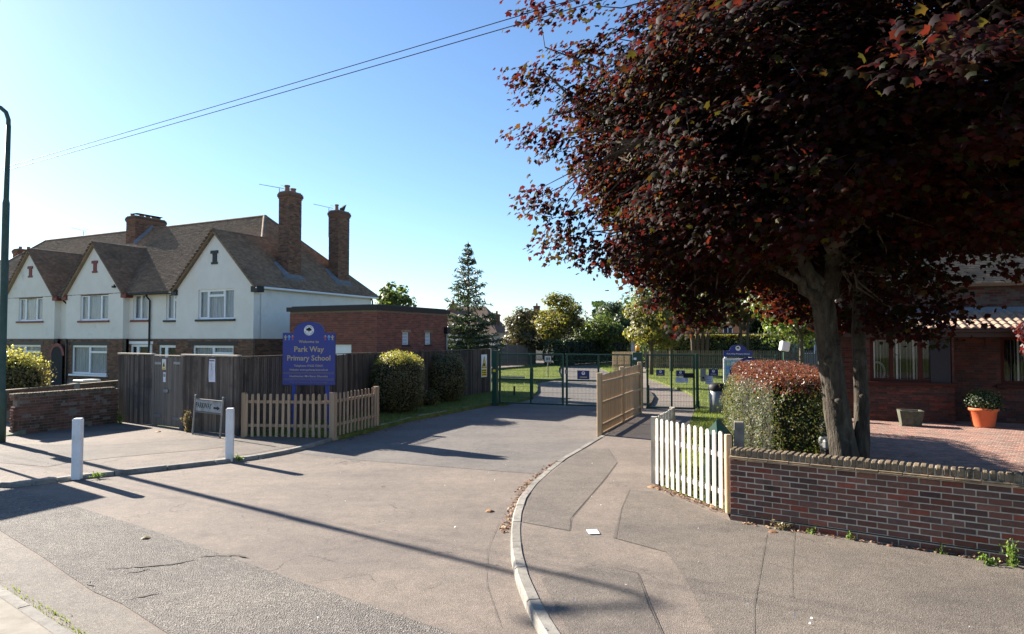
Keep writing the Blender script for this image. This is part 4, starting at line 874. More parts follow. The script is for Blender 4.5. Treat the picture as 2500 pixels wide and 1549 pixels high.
PA=math.atan2(23.86-24.25,6.55-4.9); pmx=T(4.86,24.28,0)@RZ(PA)
g3=leaf('narrow dark green mesh pedestrian gate with lock box beside the control pillar',0.02,1.72,[.52],M0=pmx,rail=False)
MB().cbox(1.3,1.66,-.08,.05,1.22,1.38,.01).build('lock_box',m_ink,g3)
pp=thing('gate_post','slim dark green post right of the pedestrian gate','post',pmx@Vector((1.8,0,0)),PA); MB().cbox(-.05,.05,-.05,.05,0,2.08,.006).build('post',m_green,pp); MB().cbox(-.06,.07,-.09,.05,.05,.4,.01).build('hinge_box',m_green,pp)
mf=thing('mesh_fence','dark green mesh fence panel running behind the red-topped hedge','fence',pmx@Vector((1.86,0,0)),PA); meshpanel(0,2.6,.08,2.0).build('mesh_panel',m_green,mf); MB().cbox(2.55,2.62,-.035,.035,0,2.05,.006).build('post',m_green,mf); MB().cbox(0,2.6,-.015,.015,1.99,2.02,.003).build('top_rail',m_green,mf)
def emblem(t,x,z,r,y):
    MB().disc(x,z,r,y-.003,y,28,).build('emblem',m_white,t)
    e=MB(); 
    for dx,dz,rr in ((-.28,.16,.3),(.05,.28,.34),(.3,.1,.26),(0,.05,.25)): e.disc(x+dx*r,z+dz*r,rr*r,y-.005-.0005*rr,y-.003,12,rr*r*.8)
    e.box(x-.06*r,x+.06*r,y-.005,y-.003,z-.4*r,z+.05*r); e.build('emblem_tree',m_ink,t)
    if r>.1:
        for k,ch in enumerate('PARK WAY'): a=R(150-k*17); txt(t,ch,r*.3,x+.78*r*math.cos(a),y-.0045,z+.78*r*math.sin(a),m_navy,Mx=None)
        for k,ch in enumerate('PRIMARY SCHOOL'): a=R(200+k*11); txt(t,ch,r*.24,x+.8*r*math.cos(a),y-.0045,z+.8*r*math.sin(a),m_navy)
def plate_sign(label,M0,x,z,w,h,a):
    t=thing('school_plate',label,'sign',M0@Vector((x,-.05,z)),a,'small blue school plates on the gates')
    MB().box(-w/2,w/2,-.006,.004,0,h).build('plate',m_navy,t); emblem(t,-.0,h*.7,h*.2,-.006); MB().box(-w*.3,w*.3,-.008,-.006,h*.2,h*.3).build('print',m_gold,t); return t
plate_sign('small blue school plate on the middle of the vehicle gates, left of two',gm,3.55,1.1,.46,.33,GA)
plate_sign('small blue school plate on the vehicle gates nearest the board fence',gm,4.75,1.02,.44,.32,GA)
plate_sign('small blue school plate on the left half of the pedestrian gate',pmx,.52,1.28,.3,.22,PA)
plate_sign('small blue school plate above a white notice on the pedestrian gate',pmx,1.22,1.26,.31,.22,PA)
plate_sign('small blue school plate on the mesh fence right of the pedestrian gate',pmx,2.35,1.3,.32,.24,PA)
def card(name,label,M0,x,z,w,h,a,m,lines=4):
    t=thing(name,label,'notice',M0@Vector((x,-.05,z)),a); MB().box(-w/2,w/2,-.005,.003,0,h).build('sheet',m,t)
    b=MB()
    for k in range(lines): b.box(-w*.36,w*.36*random.uniform(.3,1),-.0065,-.005,h*(.82-.18*k),h*(.86-.18*k))
    b.build('print',m_navy,t); return t
m_pale=mat('pale_card',(.55,.6,.7),rough=.7)
card('gate_notice','white notice card under the blue plate on the pedestrian gate',pmx,1.2,1.04,.3,.2,PA,m_pale); card('gate_notice','narrow pale notice at the right of the white card on the pedestrian gate',pmx,1.42,1.04,.13,.18,PA,m_pale,3)
card('gate_notice','pale blue notice below the plate on the mesh fence panel',pmx,2.2,1.0,.26,.34,PA,m_pale,5)
t=thing('letter_box','grey box with dark square mounted on the mesh beside the pedestrian gate','box',pmx@Vector((2.0,-.06,1.1)),PA); MB().cbox(-.09,.09,-.06,.05,0,.44,.01).build('box',m_grey,t); MB().box(-.03,.03,-.066,-.06,.1,.17).build('keypad',m_ink,t)
# ------------------------------------------------------------------ signs
def archsign(t, w, zb, zs, zt, m, th=.03, y=0.):
    rw=w*.29; n=14; P=[(-w/2,zb),(w/2,zb),(w/2,zs),(rw,zs)]
    for k in range(1,n): 
        a=PI*k/n; P.append((rw*math.cos(a),zs+(zt-zs)*math.sin(a)**.8))
    P+=[(-rw,zs),(-w/2,zs)]; return P
SA=R(-5)
s=thing('school_sign','large blue school welcome sign with arched top and gold lettering behind the picket fence','sign',(-5.53,18.2,.1),SA)
w_=1.46; P=archsign(s,w_,1.26,2.67,2.97,m_blue)
MB().plate(P,-.015,.015).build('board',m_blue,s); 
cx=0.; B2=[(cx+(p[0]-cx)*1.012,2.1+(p[1]-2.1)*1.01) for p in P]; MB().plate(B2,-.012,.02).build('edge_trim',m_navy,s)
for x in (-.44,.5): MB().cbox(x-.045,x+.045,.022,.1,-.1,2.4,.008).build('post',mat('sign_post_blue',(.04,.07,.3),rough=.5),s)
emblem(s,0,2.74,.14,-.016)
yy=-.0165
txt(s,'Welcome to',.11,0,yy,2.43,m_gold,.001); txt(s,'Park Way',.21,0,yy,2.22,m_gold,.003); txt(s,'Primary School',.2,0,yy,1.98,m_gold,.003)
txt(s,'Telephone: 01622 753651',.078,0,yy,1.775,m_gold,.001); txt(s,'Website: www.parkway.kent.sch.uk',.075,0,yy,1.665,m_gold,.001)
txt(s,'Headteacher: Mrs Karen Dhanecha',.075,0,yy,1.49,m_gold,.001); txt(s,'Chair of Governors: Mr Simon Kimber',.068,0,yy,1.325,mat('faded_gold',(.2,.16,.12),rough=.6))
for z in (1.575,1.405):
    MB().box(-.71,.71,-.0185,-.015,z+.012,z+.02).box(-.71,.71,-.0185,-.015,z-.02,z-.012).build('gold_line',mat('dull_gold',(.25,.2,.13),rough=.6),s)
m_skin=mat('figure_skin',(.6,.45,.3),rough=.6); m_figb=mat('figure_blue',(.1,.35,.8),rough=.6); m_figr=mat('figure_red',(.45,.1,.12),rough=.6); m_figg=mat('figure_pale_green',(.5,.6,.4),rough=.6)
for sg in (-1,1):
    for k,(dx,mc) in enumerate(((.66,m_gold),(.56,m_figb),(.46,m_figr))):
        x=sg*dx; z=2.47+.0*k; b=MB(); b.plate([(x-.02,z),(x-.012,z+.06),(x-.05,z+.09),(x-.045,z+.1),(x,z+.085),(x+.045,z+.105),(x+.05,z+.095),(x+.012,z+.06),(x+.022,z),(x+.008,z),(x,z+.035),(x-.008,z)],-.018,-.015); b.build('child_figure',mc,s); MB().disc(x,z+.115,.019,-.018,-.015,10).build('figure_head',m_figg if k==1 else m_skin,s)
# low street name sign
SA2=math.atan2(17.3-18.06,-7.51+8.59)
s=thing('street_name_sign','low grey street name sign on two leaning posts against the tall fence','sign',(-8.5,17.85,.07),SA2)
lean=lambda z:.09*z
for x in (0,1.28): MB().tube([(x,0,-.05),(x+.13,.0,1.0)],.028,8).build('post',m_grey,s); 
for x in (.128,1.41): MB().lathe([(.02,1.0),(.035,1.02),(.03,1.05),(.0,1.06)],10,(x,0)).build('finial',m_grey,s)
MB().cbox(.12,1.4,-.02,.02,.93,.96,.004).build('top_rail',m_kerb,s); MB().cbox(.08,1.37,-.02,.02,.6,.63,.004).build('bottom_rail',m_kerb,s); MB().cbox(0,1.28,-.015,.015,.02,.045,.004).build('foot_rail',m_grey,s)
MB().box(.14,1.38,-.008,.012,.64,.925).build('name_plate',mat('dirty_white_plate',[(.22,.235,.23),(.42,.44,.44)],scale=5,rough=.5,stain=[((.16,.17,.15),4,.5,.7)]),s)
txt(s,'PARKWAY',.2,.53,-.0095,.785,m_ink,.002,sx=.8); MB().plate([(.99,.73),(1.15,.73),(1.15,.7),(1.28,.755),(1.15,.81),(1.15,.78),(.99,.78)],-.011,-.008).build('arrow',m_ink,s)
# notice board inside the grounds, second arched sign by the hedge
t=thing('notice_board','white framed school notice board with blue arched header beyond the mesh fence','notice board',(9.2,27.2,.1),R(-12))
for x in (-.48,.48): MB().cbox(x-.05,x+.05,.03,.12,0,1.9,.008).build('post',m_white,t)
MB().cbox(-.58,.58,-.03,.03,.72,1.72,.008).build('frame',m_white,t); MB().box(-.5,.5,-.034,-.03,.8,1.64).build('panel',mat('panel_blue',[(.12,.32,.55),(.3,.5,.66)],scale=6,rough=.5),t)
for k in range(5): 
    for r_ in range(4):
        if random.random()<.75: MB().box(-.45+k*.19,-.45+k*.19+.14,-.038,-.034,.84+r_*.2,.98+r_*.2).build('poster',random.choice((m_white,m_pale,m_figg,m_figb)),t)
P=archsign(t,1.12,1.78,2.02,2.27,m_blue); MB().plate(P,-.03,.02).build('header',m_blue,t); emblem(t,0,2.13,.1,-.031); txt(t,'Park Way Primary School',.085,0,-.032,1.9,m_white,.001)
t=thing('school_sign','navy arched school sign half hidden by the red-topped hedge','sign',(7.75,21.9,.1),R(-14))
P=archsign(t,1.2,.75,1.6,1.9,m_navy); MB().plate(P,-.02,.02).build('board',m_navy,t); emblem(t,-.05,1.68,.14,-.021)
for x in (-.4,.4): MB().cbox(x-.04,x+.04,.025,.1,-.1,1.5,.006).build('post',m_navy,t)
txt(t,'Park Way',.17,0,-.0215,1.35,m_gold,.003); txt(t,'Primary School',.15,0,-.0215,1.15,m_gold,.003)
MB().box(-.58,-.4,-.0225,-.02,1.5,1.57).build('figures',m_figg,t)
t=thing('information_sign','small white sign with red border on a post on the far lawn','sign',(2.33,43.4,.1),R(-8))
MB().tube([(0,0.03,0),(0,.03,1.6)],.03,8).build('post',m_grey,t); MB().box(-.24,.24,-.01,.01,1.0,1.48).build('plate',m_redp,t); MB().box(-.2,.2,-.014,-.01,1.04,1.4).build('face',m_white,t)
for k in (-1,0,1): MB().box(k*.11-.03,k*.11+.03,-.017,-.014,1.12,1.32).build('symbol',m_ink,t)
# ------------------------------------------------------------------ street furniture
for (x,y,lab) in ((-8.04,12.42,'white square bollard nearer the camera in front of the crumbling wall'),(-5.99,14.24,'white square bollard beside the street name sign and picket fence')):
    b=MB().cbox(-.075,.075,-.075,.075,-.05,1.06,.012); b.prism([(-.062,-.062),(.062,-.062),(.062,.062),(-.062,.062)],1.058,[1.07,1.07,1.075,1.075])
    o=b.build('bollard',m_whitep,loc=(x,y,.06),rotz=R(12),label=lab,cat='bollard',group='white bollards by the kerb')
LX,LY=-12.55,16.45
t=thing('street_lamp','tall dark green street lamp post with curved top at the left edge','street lamp',(LX,LY,.07))
MB().tube([(0,0,-.05),(0,0,1.2),(0,0,1.25),(0,0,5.9),(0,0,6.0),(.01,0,7.85)],[.115,.115,.085,.078,.06,.055],12).build('column',m_lampp,t,True)
arcp=[(.01,0,7.8),(.005,0,8.0),(-.06,.0,8.18),(-.2,0,8.3),(-.45,0,8.36),(-1.1,0,8.4)]; MB().tube(arcp,.05,10).build('bracket_arm',m_lampp,t,True)
MB().lathe([(.02,-.32),(.1,-.3),(.13,-.1),(.11,.12),(.03,.3)],12).build('lantern',m_grey,t,True); bpy.data.objects['lantern'].matrix_local=T(-1.4,0,8.4)@Matrix.Rotation(PI/2,4,'Y')
MB().cbox(-.3,-.1,-.08,.08,1.8,2.2,.01).build('control_box',m_lampp,t)
t=thing('road_sign','large road sign on a post left of the frame beyond the left kerb','sign',(-11.6,13.63,.07),R(66.4))
MB().box(-.79,.79,-.01,.01,1.63,2.63).build('panel',m_grey,t); MB().tube([(.55,.04,0),(.55,.04,2.6)],.045,8).build('post',m_grey,t); MB().tube([(-.55,.04,0),(-.55,.04,2.6)],.045,8).build('post',m_grey,t)
# green dome-topped litter bin behind the pale pickets
t=thing('litter_bin','dark green faceted litter bin with pointed lid behind the pale picket fence','bin',(3.2,10.42,.1),R(-20))
hx=[(.235*math.cos(R(30+60*k)),.19*math.sin(R(30+60*k))) for k in range(6)]
b=MB().prism(hx,.0,.8); b.build('body',m_greend,t)
hx2=[(p[0]*1.08,p[1]*1.08) for p in hx]; n=6; V=[(p[0],p[1],.8) for p in hx2]+[(p[0],p[1],1.0) for p in hx2]+[(-.02,-.1,1.25),(.02,.1,1.25)]
Fh=[(k,(k+1)%6,6+(k+1)%6,6+k) for k in range(6)]+[tuple(range(6))[::-1]]+[(6+0,6+1,13),(6+1,6+2,13),(6+2,6+3,13,),(6+3,12,13),(6+3,6+4,12),(6+4,6+5,12),(6+5,6,13,12)]
MB().add(V,Fh).build('lid',m_greend,t)
MB().disc(.0,1.0,.052,-.215,-.2,16).build('aperture',m_ink,t)
o=MB().cbox(-.075,.075,-.075,.075,-.1,1.24,.012).build('concrete_post',m_kerb,loc=(3.47,10.25,.1),rotz=R(-20),label='square grey concrete post between the green bin and the hedge',cat='post')
MB().cbox(-.07,.07,-.1,.1,0,.008,.002).build('marker_plate',m_white,loc=(1.05,8.72,.105),rotz=R(5),label='small white rectangular plate set in the pavement near the kerb',cat='plate')
# overhead cables
def cable(label,a,c,sag=.25):
    a=Vector(a); c=Vector(c); P=[a.lerp(c,k/24)+Vector((0,0,-sag*4*(k/24)*(1-k/24))) for k in range(25)]
    MB().tube(P,.007,6).build('overhead_cable',m_wire,label=label,cat='cable',group='overhead cables')
cable('upper of the two thin overhead cables crossing the sky',(-34,29.6,7.2),(14.2,1.2,7.6)); cable('lower of the two thin overhead cables crossing the sky',(-34,29.2,6.95),(14,1.0,7.3))
# wheelie bin in the front garden, box by the maple, planters
t=thing('wheelie_bin','green wheelie bin with pale lid in the terrace front garden','bin',(-16.0,25.2,.06),R(-25))
MB().prism([(-.25,-.3),(.25,-.3),(.28,.3),(-.28,.3)],.08,.95).build('body',m_greend,t); MB().cbox(-.3,.3,-.36,.34,.95,1.02,.02).build('lid',mat('pale_bin_lid',(.5,.52,.5),rough=.5),t)
for x in (-.24,.24): MB().disc(0,0,.1,-.02,.02,14).build('wheel',m_ink,t,loc=(x,.3,.1),rotz=PI/2)
t=thing('storage_box','dark box with a pale grey lid on the ground beside the maple trunk','box',(5.3,11.0,.115),R(-15)); MB().cbox(-.2,.2,-.2,.2,0,.7,.015).build('body',m_ink,t); MB().cbox(-.22,.22,-.22,.22,.7,.86,.03).build('lid',m_grey,t)
t=thing('plant_pot','large terracotta-coloured pot with a leafy shrub by the dark brick house','plant pot',(13.4,19.05,.11)); t.scale=(.9,.9,.9)
MB().lathe([(.29,0),(.3,.02),(.37,.5),(.425,.52),(.43,.6),(.4,.6),(.36,.5),(.1,.48)],28).build('pot',m_term,t,True)
t=thing('stone_planter','square mossy stone planter below the brown bay window','planter',(11.5,19.35,.1),R(-21)); t.scale=(.85,.85,.9)
b=MB().prism([(-.3,-.27),(.3,-.27),(.3,.27),(-.3,.27)],0,.06); V=[(-.29,-.26,.06),(.29,-.26,.06),(.29,.26,.06),(-.29,.26,.06),(-.36,-.32,.5),(.36,-.32,.5),(.36,.32,.5),(-.36,.32,.5),(-.28,-.24,.5),(.28,-.24,.5),(.28,.24,.5),(-.28,.24,.5),(-.26,-.22,.4),(.26,-.22,.4),(.26,.22,.4),(-.26,.22,.4)]
b.add(V,[(0,1,5,4),(1,2,6,5),(2,3,7,6),(3,0,4,7),(4,5,9,8),(5,6,10,9),(6,7,11,10),(7,4,8,11),(8,9,13,12),(9,10,14,13),(10,11,15,14),(11,8,12,15),(12,13,14,15)]); b.build('trough',mat('shaded_mossy_stone',[(.05,.055,.038),(.12,.12,.085)],scale=9,rough=.95,bump=.7,bscale=40),t)  # stone colour darkened to stand in for tree shade missing here
t=thing('white_box','small white tilted box on a thin post behind the red-topped hedge','box',(9.6,23.6,.1)); MB().tube([(0,0,0),(0,0,2.1)],.03,6).build('post',m_greend,t); o=MB().cbox(-.15,.15,-.12,.12,0,.34,.03).build('box',m_white,t); o.matrix_local=T(0,0,2.08)@Matrix.Rotation(R(10),4,'Y')
for (x,y,lab) in ((5.35,26.3,'short dark marker post on the kerbed island behind the pedestrian gate'),(.1,29.6,'short dark marker post on the lawn behind the left vehicle gate')):
    MB().cbox(-.045,.045,-.045,.045,-.05,.7 if x>3 else .42,.01).build('marker_post',m_ink,loc=(x,y,.1),label=lab,cat='post')

t=thing('litter_bin','grey round litter bin with dark rim standing left of the hedge inside the mesh fence','bin',(6.95,22.7,.1)); MB().lathe([(.23,0),(.25,.02),(.26,.75),(.24,.76)],18).build('body',m_grey,t,True); MB().lathe([(.27,.76),(.28,.78),(.28,.92),(.2,1.0),(.0,1.02)],18).build('rim',m_ink,t,True)
# ------------------------------------------------------------------ foliage helpers
def frames(nrm, tip=None):
    """orthonormal frames: z along nrm, y roughly along tip (or random)"""
    n=nrm/np.linalg.norm(nrm,axis=1,keepdims=True); N=len(n)
    t=RNG.normal(size=(N,3)) if tip is None else tip+RNG.normal(size=(N,3))*.001
    y=t-(t*n).sum(1,keepdims=True)*n; y/=np.linalg.norm(y,axis=1,keepdims=True)+1e-9
    return np.cross(y,n),y,n
def leaves(P, nrm, size, tv, tf, tip=None):
    X,Y,Z=frames(nrm,tip); tv=np.asarray(tv,float); s=size[:,None,None]
    V=P[:,None,:]+s*(tv[None,:,0:1]*X[:,None,:]+tv[None,:,1:2]*Y[:,None,:]+tv[None,:,2:3]*Z[:,None,:])
    k=len(tv); F=(np.arange(len(P))[:,None,None]*k+np.asarray(tf)[None]).reshape(-1,len(tf[0])); return V.reshape(-1,3),F
OVAL=([(0,-.5,0),(.28,-.12,.05),(.22,.25,.04),(0,.5,-.04),(-.22,.25,.04),(-.28,-.12,.05)],[(0,1,2,3),(0,3,4,5)])
QUAD=([(-.4,-.5,0),(.4,-.5,.06),(.3,.5,-.05),(-.3,.5,.03)],[(0,1,2,3)])
half=[(.0,.02),(.46,-.02),(.44,.24),(.58,.54),(.26,.6),(0,.98)]
ml=[(0,.36,.02)]+[(x,y,-.5*x*x-.22*y*y) for x,y in half]+[(-x,y,-.5*x*x-.22*y*y) for x,y in half[-2:0:-1]]
MAPLE=(ml,[(0,i,i%(len(ml)-1)+1) for i in range(1,len(ml))])
def unit(n):
    v=RNG.normal(size=(n,3)); return v/np.linalg.norm(v,axis=1,keepdims=True)
def tubes_mesh(b, paths, n=5):
    for P,r in paths: b.tube(P,r,n,caps=False)
    return b
def wander(a, c, k=5, amp=.1):
    a=np.array(a,float); c=np.array(c,float); L=np.linalg.norm(c-a); o=[]
    for i in range(k+1):
        t=i/k; p=a+(c-a)*t+RNG.normal(size=3)*amp*L*(0 if i in (0,) else math.sin(PI*t)*.6); p[2]+=.06*L*math.sin(PI*t); o.append(tuple(p))
    return o
# ------------------------------------------------------------------ the copper maple
def maple():
    base=np.array([5.05,10.0,.1])
    t=thing('maple_tree','large dark red copper maple tree with twin trunk overhanging the garden wall','tree',tuple(base))
    L=lambda p:tuple(np.array(p,float)-base)
    st1=[L(p) for p in ((5.02,10,-.05),(5.0,10,.5),(4.93,10,1.03),(4.84,9.98,1.6),(4.78,9.96,2.0),(4.68,9.94,2.65),(4.64,9.92,3.0),(4.6,9.92,3.3))]
    st2=[L(p) for p in ((5.16,10.02,-.05),(5.18,10.02,.6),(5.24,10.05,1.3),(5.27,10.1,2.0),(5.26,10.15,2.7),(5.35,10.2,3.6),(5.5,10.3,4.6),(5.6,10.4,6.0),(5.7,10.4,8.0))]
    b=MB()
    for stp,rr_,sd_ in ((st1,[.31,.225,.19,.172,.165,.155,.162,.14],1.),(st2,[.22,.13,.107,.098,.095,.09,.08,.065,.04],4.)):
        A_=np.array(stp); tt=np.linspace(0,len(A_)-1,64); path=np.stack([np.interp(tt,range(len(A_)),A_[:,k]) for k in range(3)],1); rad_=np.interp(tt,range(len(A_)),rr_)
        for k in range(3): path[2:-2,k]=np.convolve(np.pad(path[:,k],3,'edge'),np.ones(7)/7,'valid')[2:-2]
        n0=len(b.v); b.tube([tuple(p) for p in path],list(rad_),22)
        for q in range(64):
            for k in range(22):
                i=n0+q*22+k; v=Vector(b.v[i]); c=Vector(path[q]); a=2*PI*k/22; z=v.z
                f=1+.05*math.sin(3*a+z*1.3+sd_)+.035*math.sin(7*a+z*2.9+sd_*2)+.025*math.sin(11*a-z*6+sd_)+.03*math.sin(z*9+2*a+sd_)*math.sin(z*2.1+sd_)+random.uniform(-.018,.018)
                b.v[i]=tuple(c+(v-c)*f)
    for (kx,ky,kz,kr) in ((4.62,9.79,2.3,.05),(4.78,9.80,1.7,.045),(5.22,9.98,1.75,.035),(4.8,9.8,2.55,.04)): b.lathe([(.0,-kr),(kr*1.3,-kr*.3),(kr*1.2,kr*.4),(.0,kr)],8,(0,0)); nn_=len(b.v); b.v[nn_-32:]=[tuple(np.array(v)+np.array(L((kx,ky,kz)))) for v in b.v[nn_-32:]]
    b.build('trunk',m_bark,t,True)
    # ridges of bark flaking at the foot
    forks=[((4.6,9.92,3.2),(3.9,9.6,4.3),(2.6,9.2,5.4),(1.3,9.0,6.2)),((4.62,9.92,3.2),(4.72,9.85,3.9),(4.6,9.7,5.2),(4.3,9.5,7.4),(4.2,9.4,9.5)),((4.58,9.9,3.1),(4.1,9.7,3.5),(3.2,9.4,3.95),(2.2,9.3,4.3)),
      ((4.7,9.85,3.9),(4.9,9.0,4.8),(5.2,7.9,5.8),(5.6,6.6,6.6)),((5.35,10.2,3.6),(6.3,10.,4.5),(7.6,9.8,5.4),(9.,9.6,6.2)),((5.5,10.3,4.6),(5.9,9.3,5.4),(6.5,8.0,6.3),(7.2,6.8,7.)),((4.6,9.7,5.2),(3.6,9.2,6.4),(2.6,8.7,7.8)),((5.5,10.3,4.6),(6.2,11.2,5.8),(7.2,12.4,7.)),((4.62,9.92,3.4),(4.2,11,4.8),(3.4,12.3,6.2)),((5.6,10.4,6.),(6.6,9.8,7.6),(7.6,9.4,9.2)),((4.3,9.5,7.4),(3.4,9.8,8.8),(2.7,9.9,10.))]
    rad=[.12,.15,.1,.1,.11,.09,.09,.08,.09,.07,.06]; nodes=[]
    for f_,r in zip(forks,rad):
        Pp=[np.array(L((5.3+(p[0]-5.3)*.86,10+(p[1]-10)*.86,3.2+(p[2]-3.2)*(.72 if p[2]>3.2 else 1)))) if i_ else np.array(L(p)) for i_,p in enumerate(f_)]; fine=[]
        for a,c in zip(Pp[:-1],Pp[1:]):
            for k in range(4): fine.append(tuple(a+(c-a)*k/4+RNG.normal(size=3)*.03))
        fine.append(tuple(Pp[-1])); n=len(fine); MB().tube(fine,[r*(1-.88*i/(n-1)) for i in range(n)],8).build('limb',m_bark if f_ is forks[0] or f_ is forks[1] or f_ is forks[2] else m_barkd,t,True); nodes+=fine[3:]
    nodes=np.array(nodes)
    # sprays of leaves through the crown
    C=np.array([5.9,10.2,5.95]); Rr=np.array([4.6,5.2,3.35]); sp=[]
    while len(sp)<2700:
        u=unit(1)[0]; q=RNG.random()**.24*1.0
        bulge=1+.10*math.sin(3.1*u[0]*4+u[2]*5)+.07*math.sin(u[1]*9+u[2]*7+1)
        p=C+u*Rr*q*min(bulge,1.07)
        if p[2]<3.75: 
            if not (5.3<p[0]<6.3 and p[1]>9.3 and p[2]>2.9): continue
        if p[0]>6.3 and p[2]<3.35+.085*p[1]: continue
        if p[1]<9.2 and p[0]>3.6 and p[2]<3.95: continue
        if 3.7<p[0]<5.1 and p[2]<4.35 and p[1]<10.8: continue
        if p[1]>14.2 and RNG.random()<.6: continue
        sp.append(p)
    for q_ in ((2.75,9.6,3.05),(2.6,9.5,2.95),(3.0,9.55,3.1),(2.85,9.75,2.9),(2.45,9.6,3.2),(2.3,9.7,3.4),(3.2,9.6,3.35),(2.9,9.5,3.25),(2.6,9.7,3.4),(3.0,9.7,3.5),(1.5,9.6,3.8),(1.35,9.7,4.0),(6.3,9.6,3.1),(5.6,9.5,2.75),(5.5,9.6,2.95),(5.9,9.6,3.0),(5.45,9.4,3.3),(6.0,9.7,2.8),(5.7,9.8,3.1),(6.2,9.9,3.3),(5.6,9.9,3.5),(7.3,9.8,3.7),(3.,4.9,4.75),(3.3,5.2,5.1),(3.6,5.1,4.9),(4.0,5.4,5.1),(.45,10,6.7),(.55,9.9,6.5),(.6,9.8,5.7),(.5,10.1,6.5),(.75,9.9,5.6),(.6,10.1,4.7),(.75,9.8,4.5),(.75,9.8,4.25),(.9,9.9,4.),*[(1.1+.27*k+.12*math.sin(k*3),9.5+.5*math.sin(k*2.1),3.95+.2*math.cos(k*1.7)) for k in range(12)],*[(.75+.5*math.sin(k*1.9),9.9+.6*math.cos(k*2.3),4.2+.26*k) for k in range(18)],*[(2.4+.3*math.sin(k*2.7),9.7+.4*math.cos(k),3.3+.14*k) for k in range(7)]): sp.append(np.array(q_,float))
    k=0
    while k<430:      # dense skirt under the crown
        p=np.array([RNG.uniform(2.0,7.2),RNG.uniform(7.4,12.8),RNG.uniform(3.65,4.9)])
        if ((p[0]-5.2)/3.6)**2+((p[1]-10.2)/3.6)**2>1 or (3.7<p[0]<5.1 and p[1]<10.8 and p[2]<4.35) or (p[0]>6.2 and p[2]<3.35+.085*p[1]) or (p[1]<9.2 and p[0]>3.6 and p[2]<3.95): continue
        sp.append(p); k+=1
    sp=np.array(sp); tw=[]; PP=[];NN=[];SS=[];TT=[]
    for p in sp:
        pl=p-base; d=np.linalg.norm(nodes-pl,axis=1); j=np.argmin(d+RNG.random(len(d))*.6); tw.append((wander(nodes[j],pl,4,.12),[.022,.018,.014,.01,.005]))
        out=(p-C)/Rr; out/=np.linalg.norm(out)+1e-6; m=int(RNG.integers(60,88)); hz=np.array([out[0],out[1],0]); hz/=np.linalg.norm(hz)+1e-6
        # flattened, drooping spray
        o=np.clip(RNG.normal(size=(m,3)),-1.9,1.9)*np.array([.21,.21,.085]); o+= np.outer(RNG.random(m)*.16,hz); o[:,2]-=.28*np.linalg.norm(o[:,:2],axis=1)
        nr=np.array([0,0,1.])*.8+out*.5+RNG.normal(size=(m,3))*.33; tip=out*.7+np.array([0,0,-.75])+RNG.normal(size=(m,3))*.4
        PP.append(p+o);NN.append(nr);TT.append(tip);SS.append(RNG.uniform(.055,.105,m))
    P_=np.concatenate(PP);N_=np.concatenate(NN);S_=np.concatenate(SS);T_=np.concatenate(TT)
    tubes_mesh(MB(),tw,4).build('twigs',m_barkd,t,kind='stuff')
    ok=P_[:,2]>2.35; P_=P_[ok];N_=N_[ok];S_=S_[ok];T_=T_[ok]
    # single leaves: the 300 largest in view
    dd=np.linalg.norm(P_-np.array([0,0,2.6]),axis=1); yy=P_[:,1]; u_=P_[:,0]/yy; v_=(P_[:,2]-2.6)/yy
    inv=(u_<.765)&(u_>-.1)&(v_<.50); sc=np.where(inv,S_/dd,0); order=np.argsort(-sc); one=order[:300]; rest=order[300:]
    back=P_[rest][:,1]>11.2; fr_=rest[~back]; bk_=rest[back]
    V,F=leaves(P_[fr_]-base,N_[fr_],S_[fr_],*MAPLE,tip=T_[fr_]); link('leaves',nmesh('leaves',V,F,m_maple),t,kind='stuff')
    HEX=([(0,0,0),(.45,.05,-.08),(.55,.5,-.15),(0,1,-.18),(-.55,.5,-.15),(-.45,.05,-.08)],[(0,1,2,3),(0,3,4,5)])
    V,F=leaves(P_[bk_]-base,N_[bk_],S_[bk_],*HEX,tip=T_[bk_]); link('leaves',nmesh('leaves',V,F,m_maple),t,kind='stuff')
    me=nmesh('leaf',np.array(MAPLE[0]),np.array(MAPLE[1]),m_maple); X,Y,Z=frames(N_[one],T_[one])
    for i,k in enumerate(one):
        Mx=Matrix((Vector(X[i]),Vector(Y[i]),Vector(Z[i]))).transposed().to_4x4(); link('leaf',me,t,M=T(*(P_[k]-base))@Mx@Matrix.Scale(float(S_[k]),4))
m_maple=leafmat('maple_leaf',[(0,(.006,.004,.006)),(.35,(.010,.005,.006)),(.6,(.022,.007,.006)),(.7,(.007,.007,.004)),(.9,(.011,.014,.005)),(.97,(.035,.01,.007)),(1,(.05,.048,.01))],
   [(0,(.08,.012,.013)),(.35,(.12,.018,.014)),(.6,(.19,.03,.014)),(.72,(.09,.045,.01)),(.88,(.09,.085,.012)),(.97,(.24,.045,.012)),(1,(.2,.17,.018))],tfac=.3,rough=.65,spec=.1)
maple()
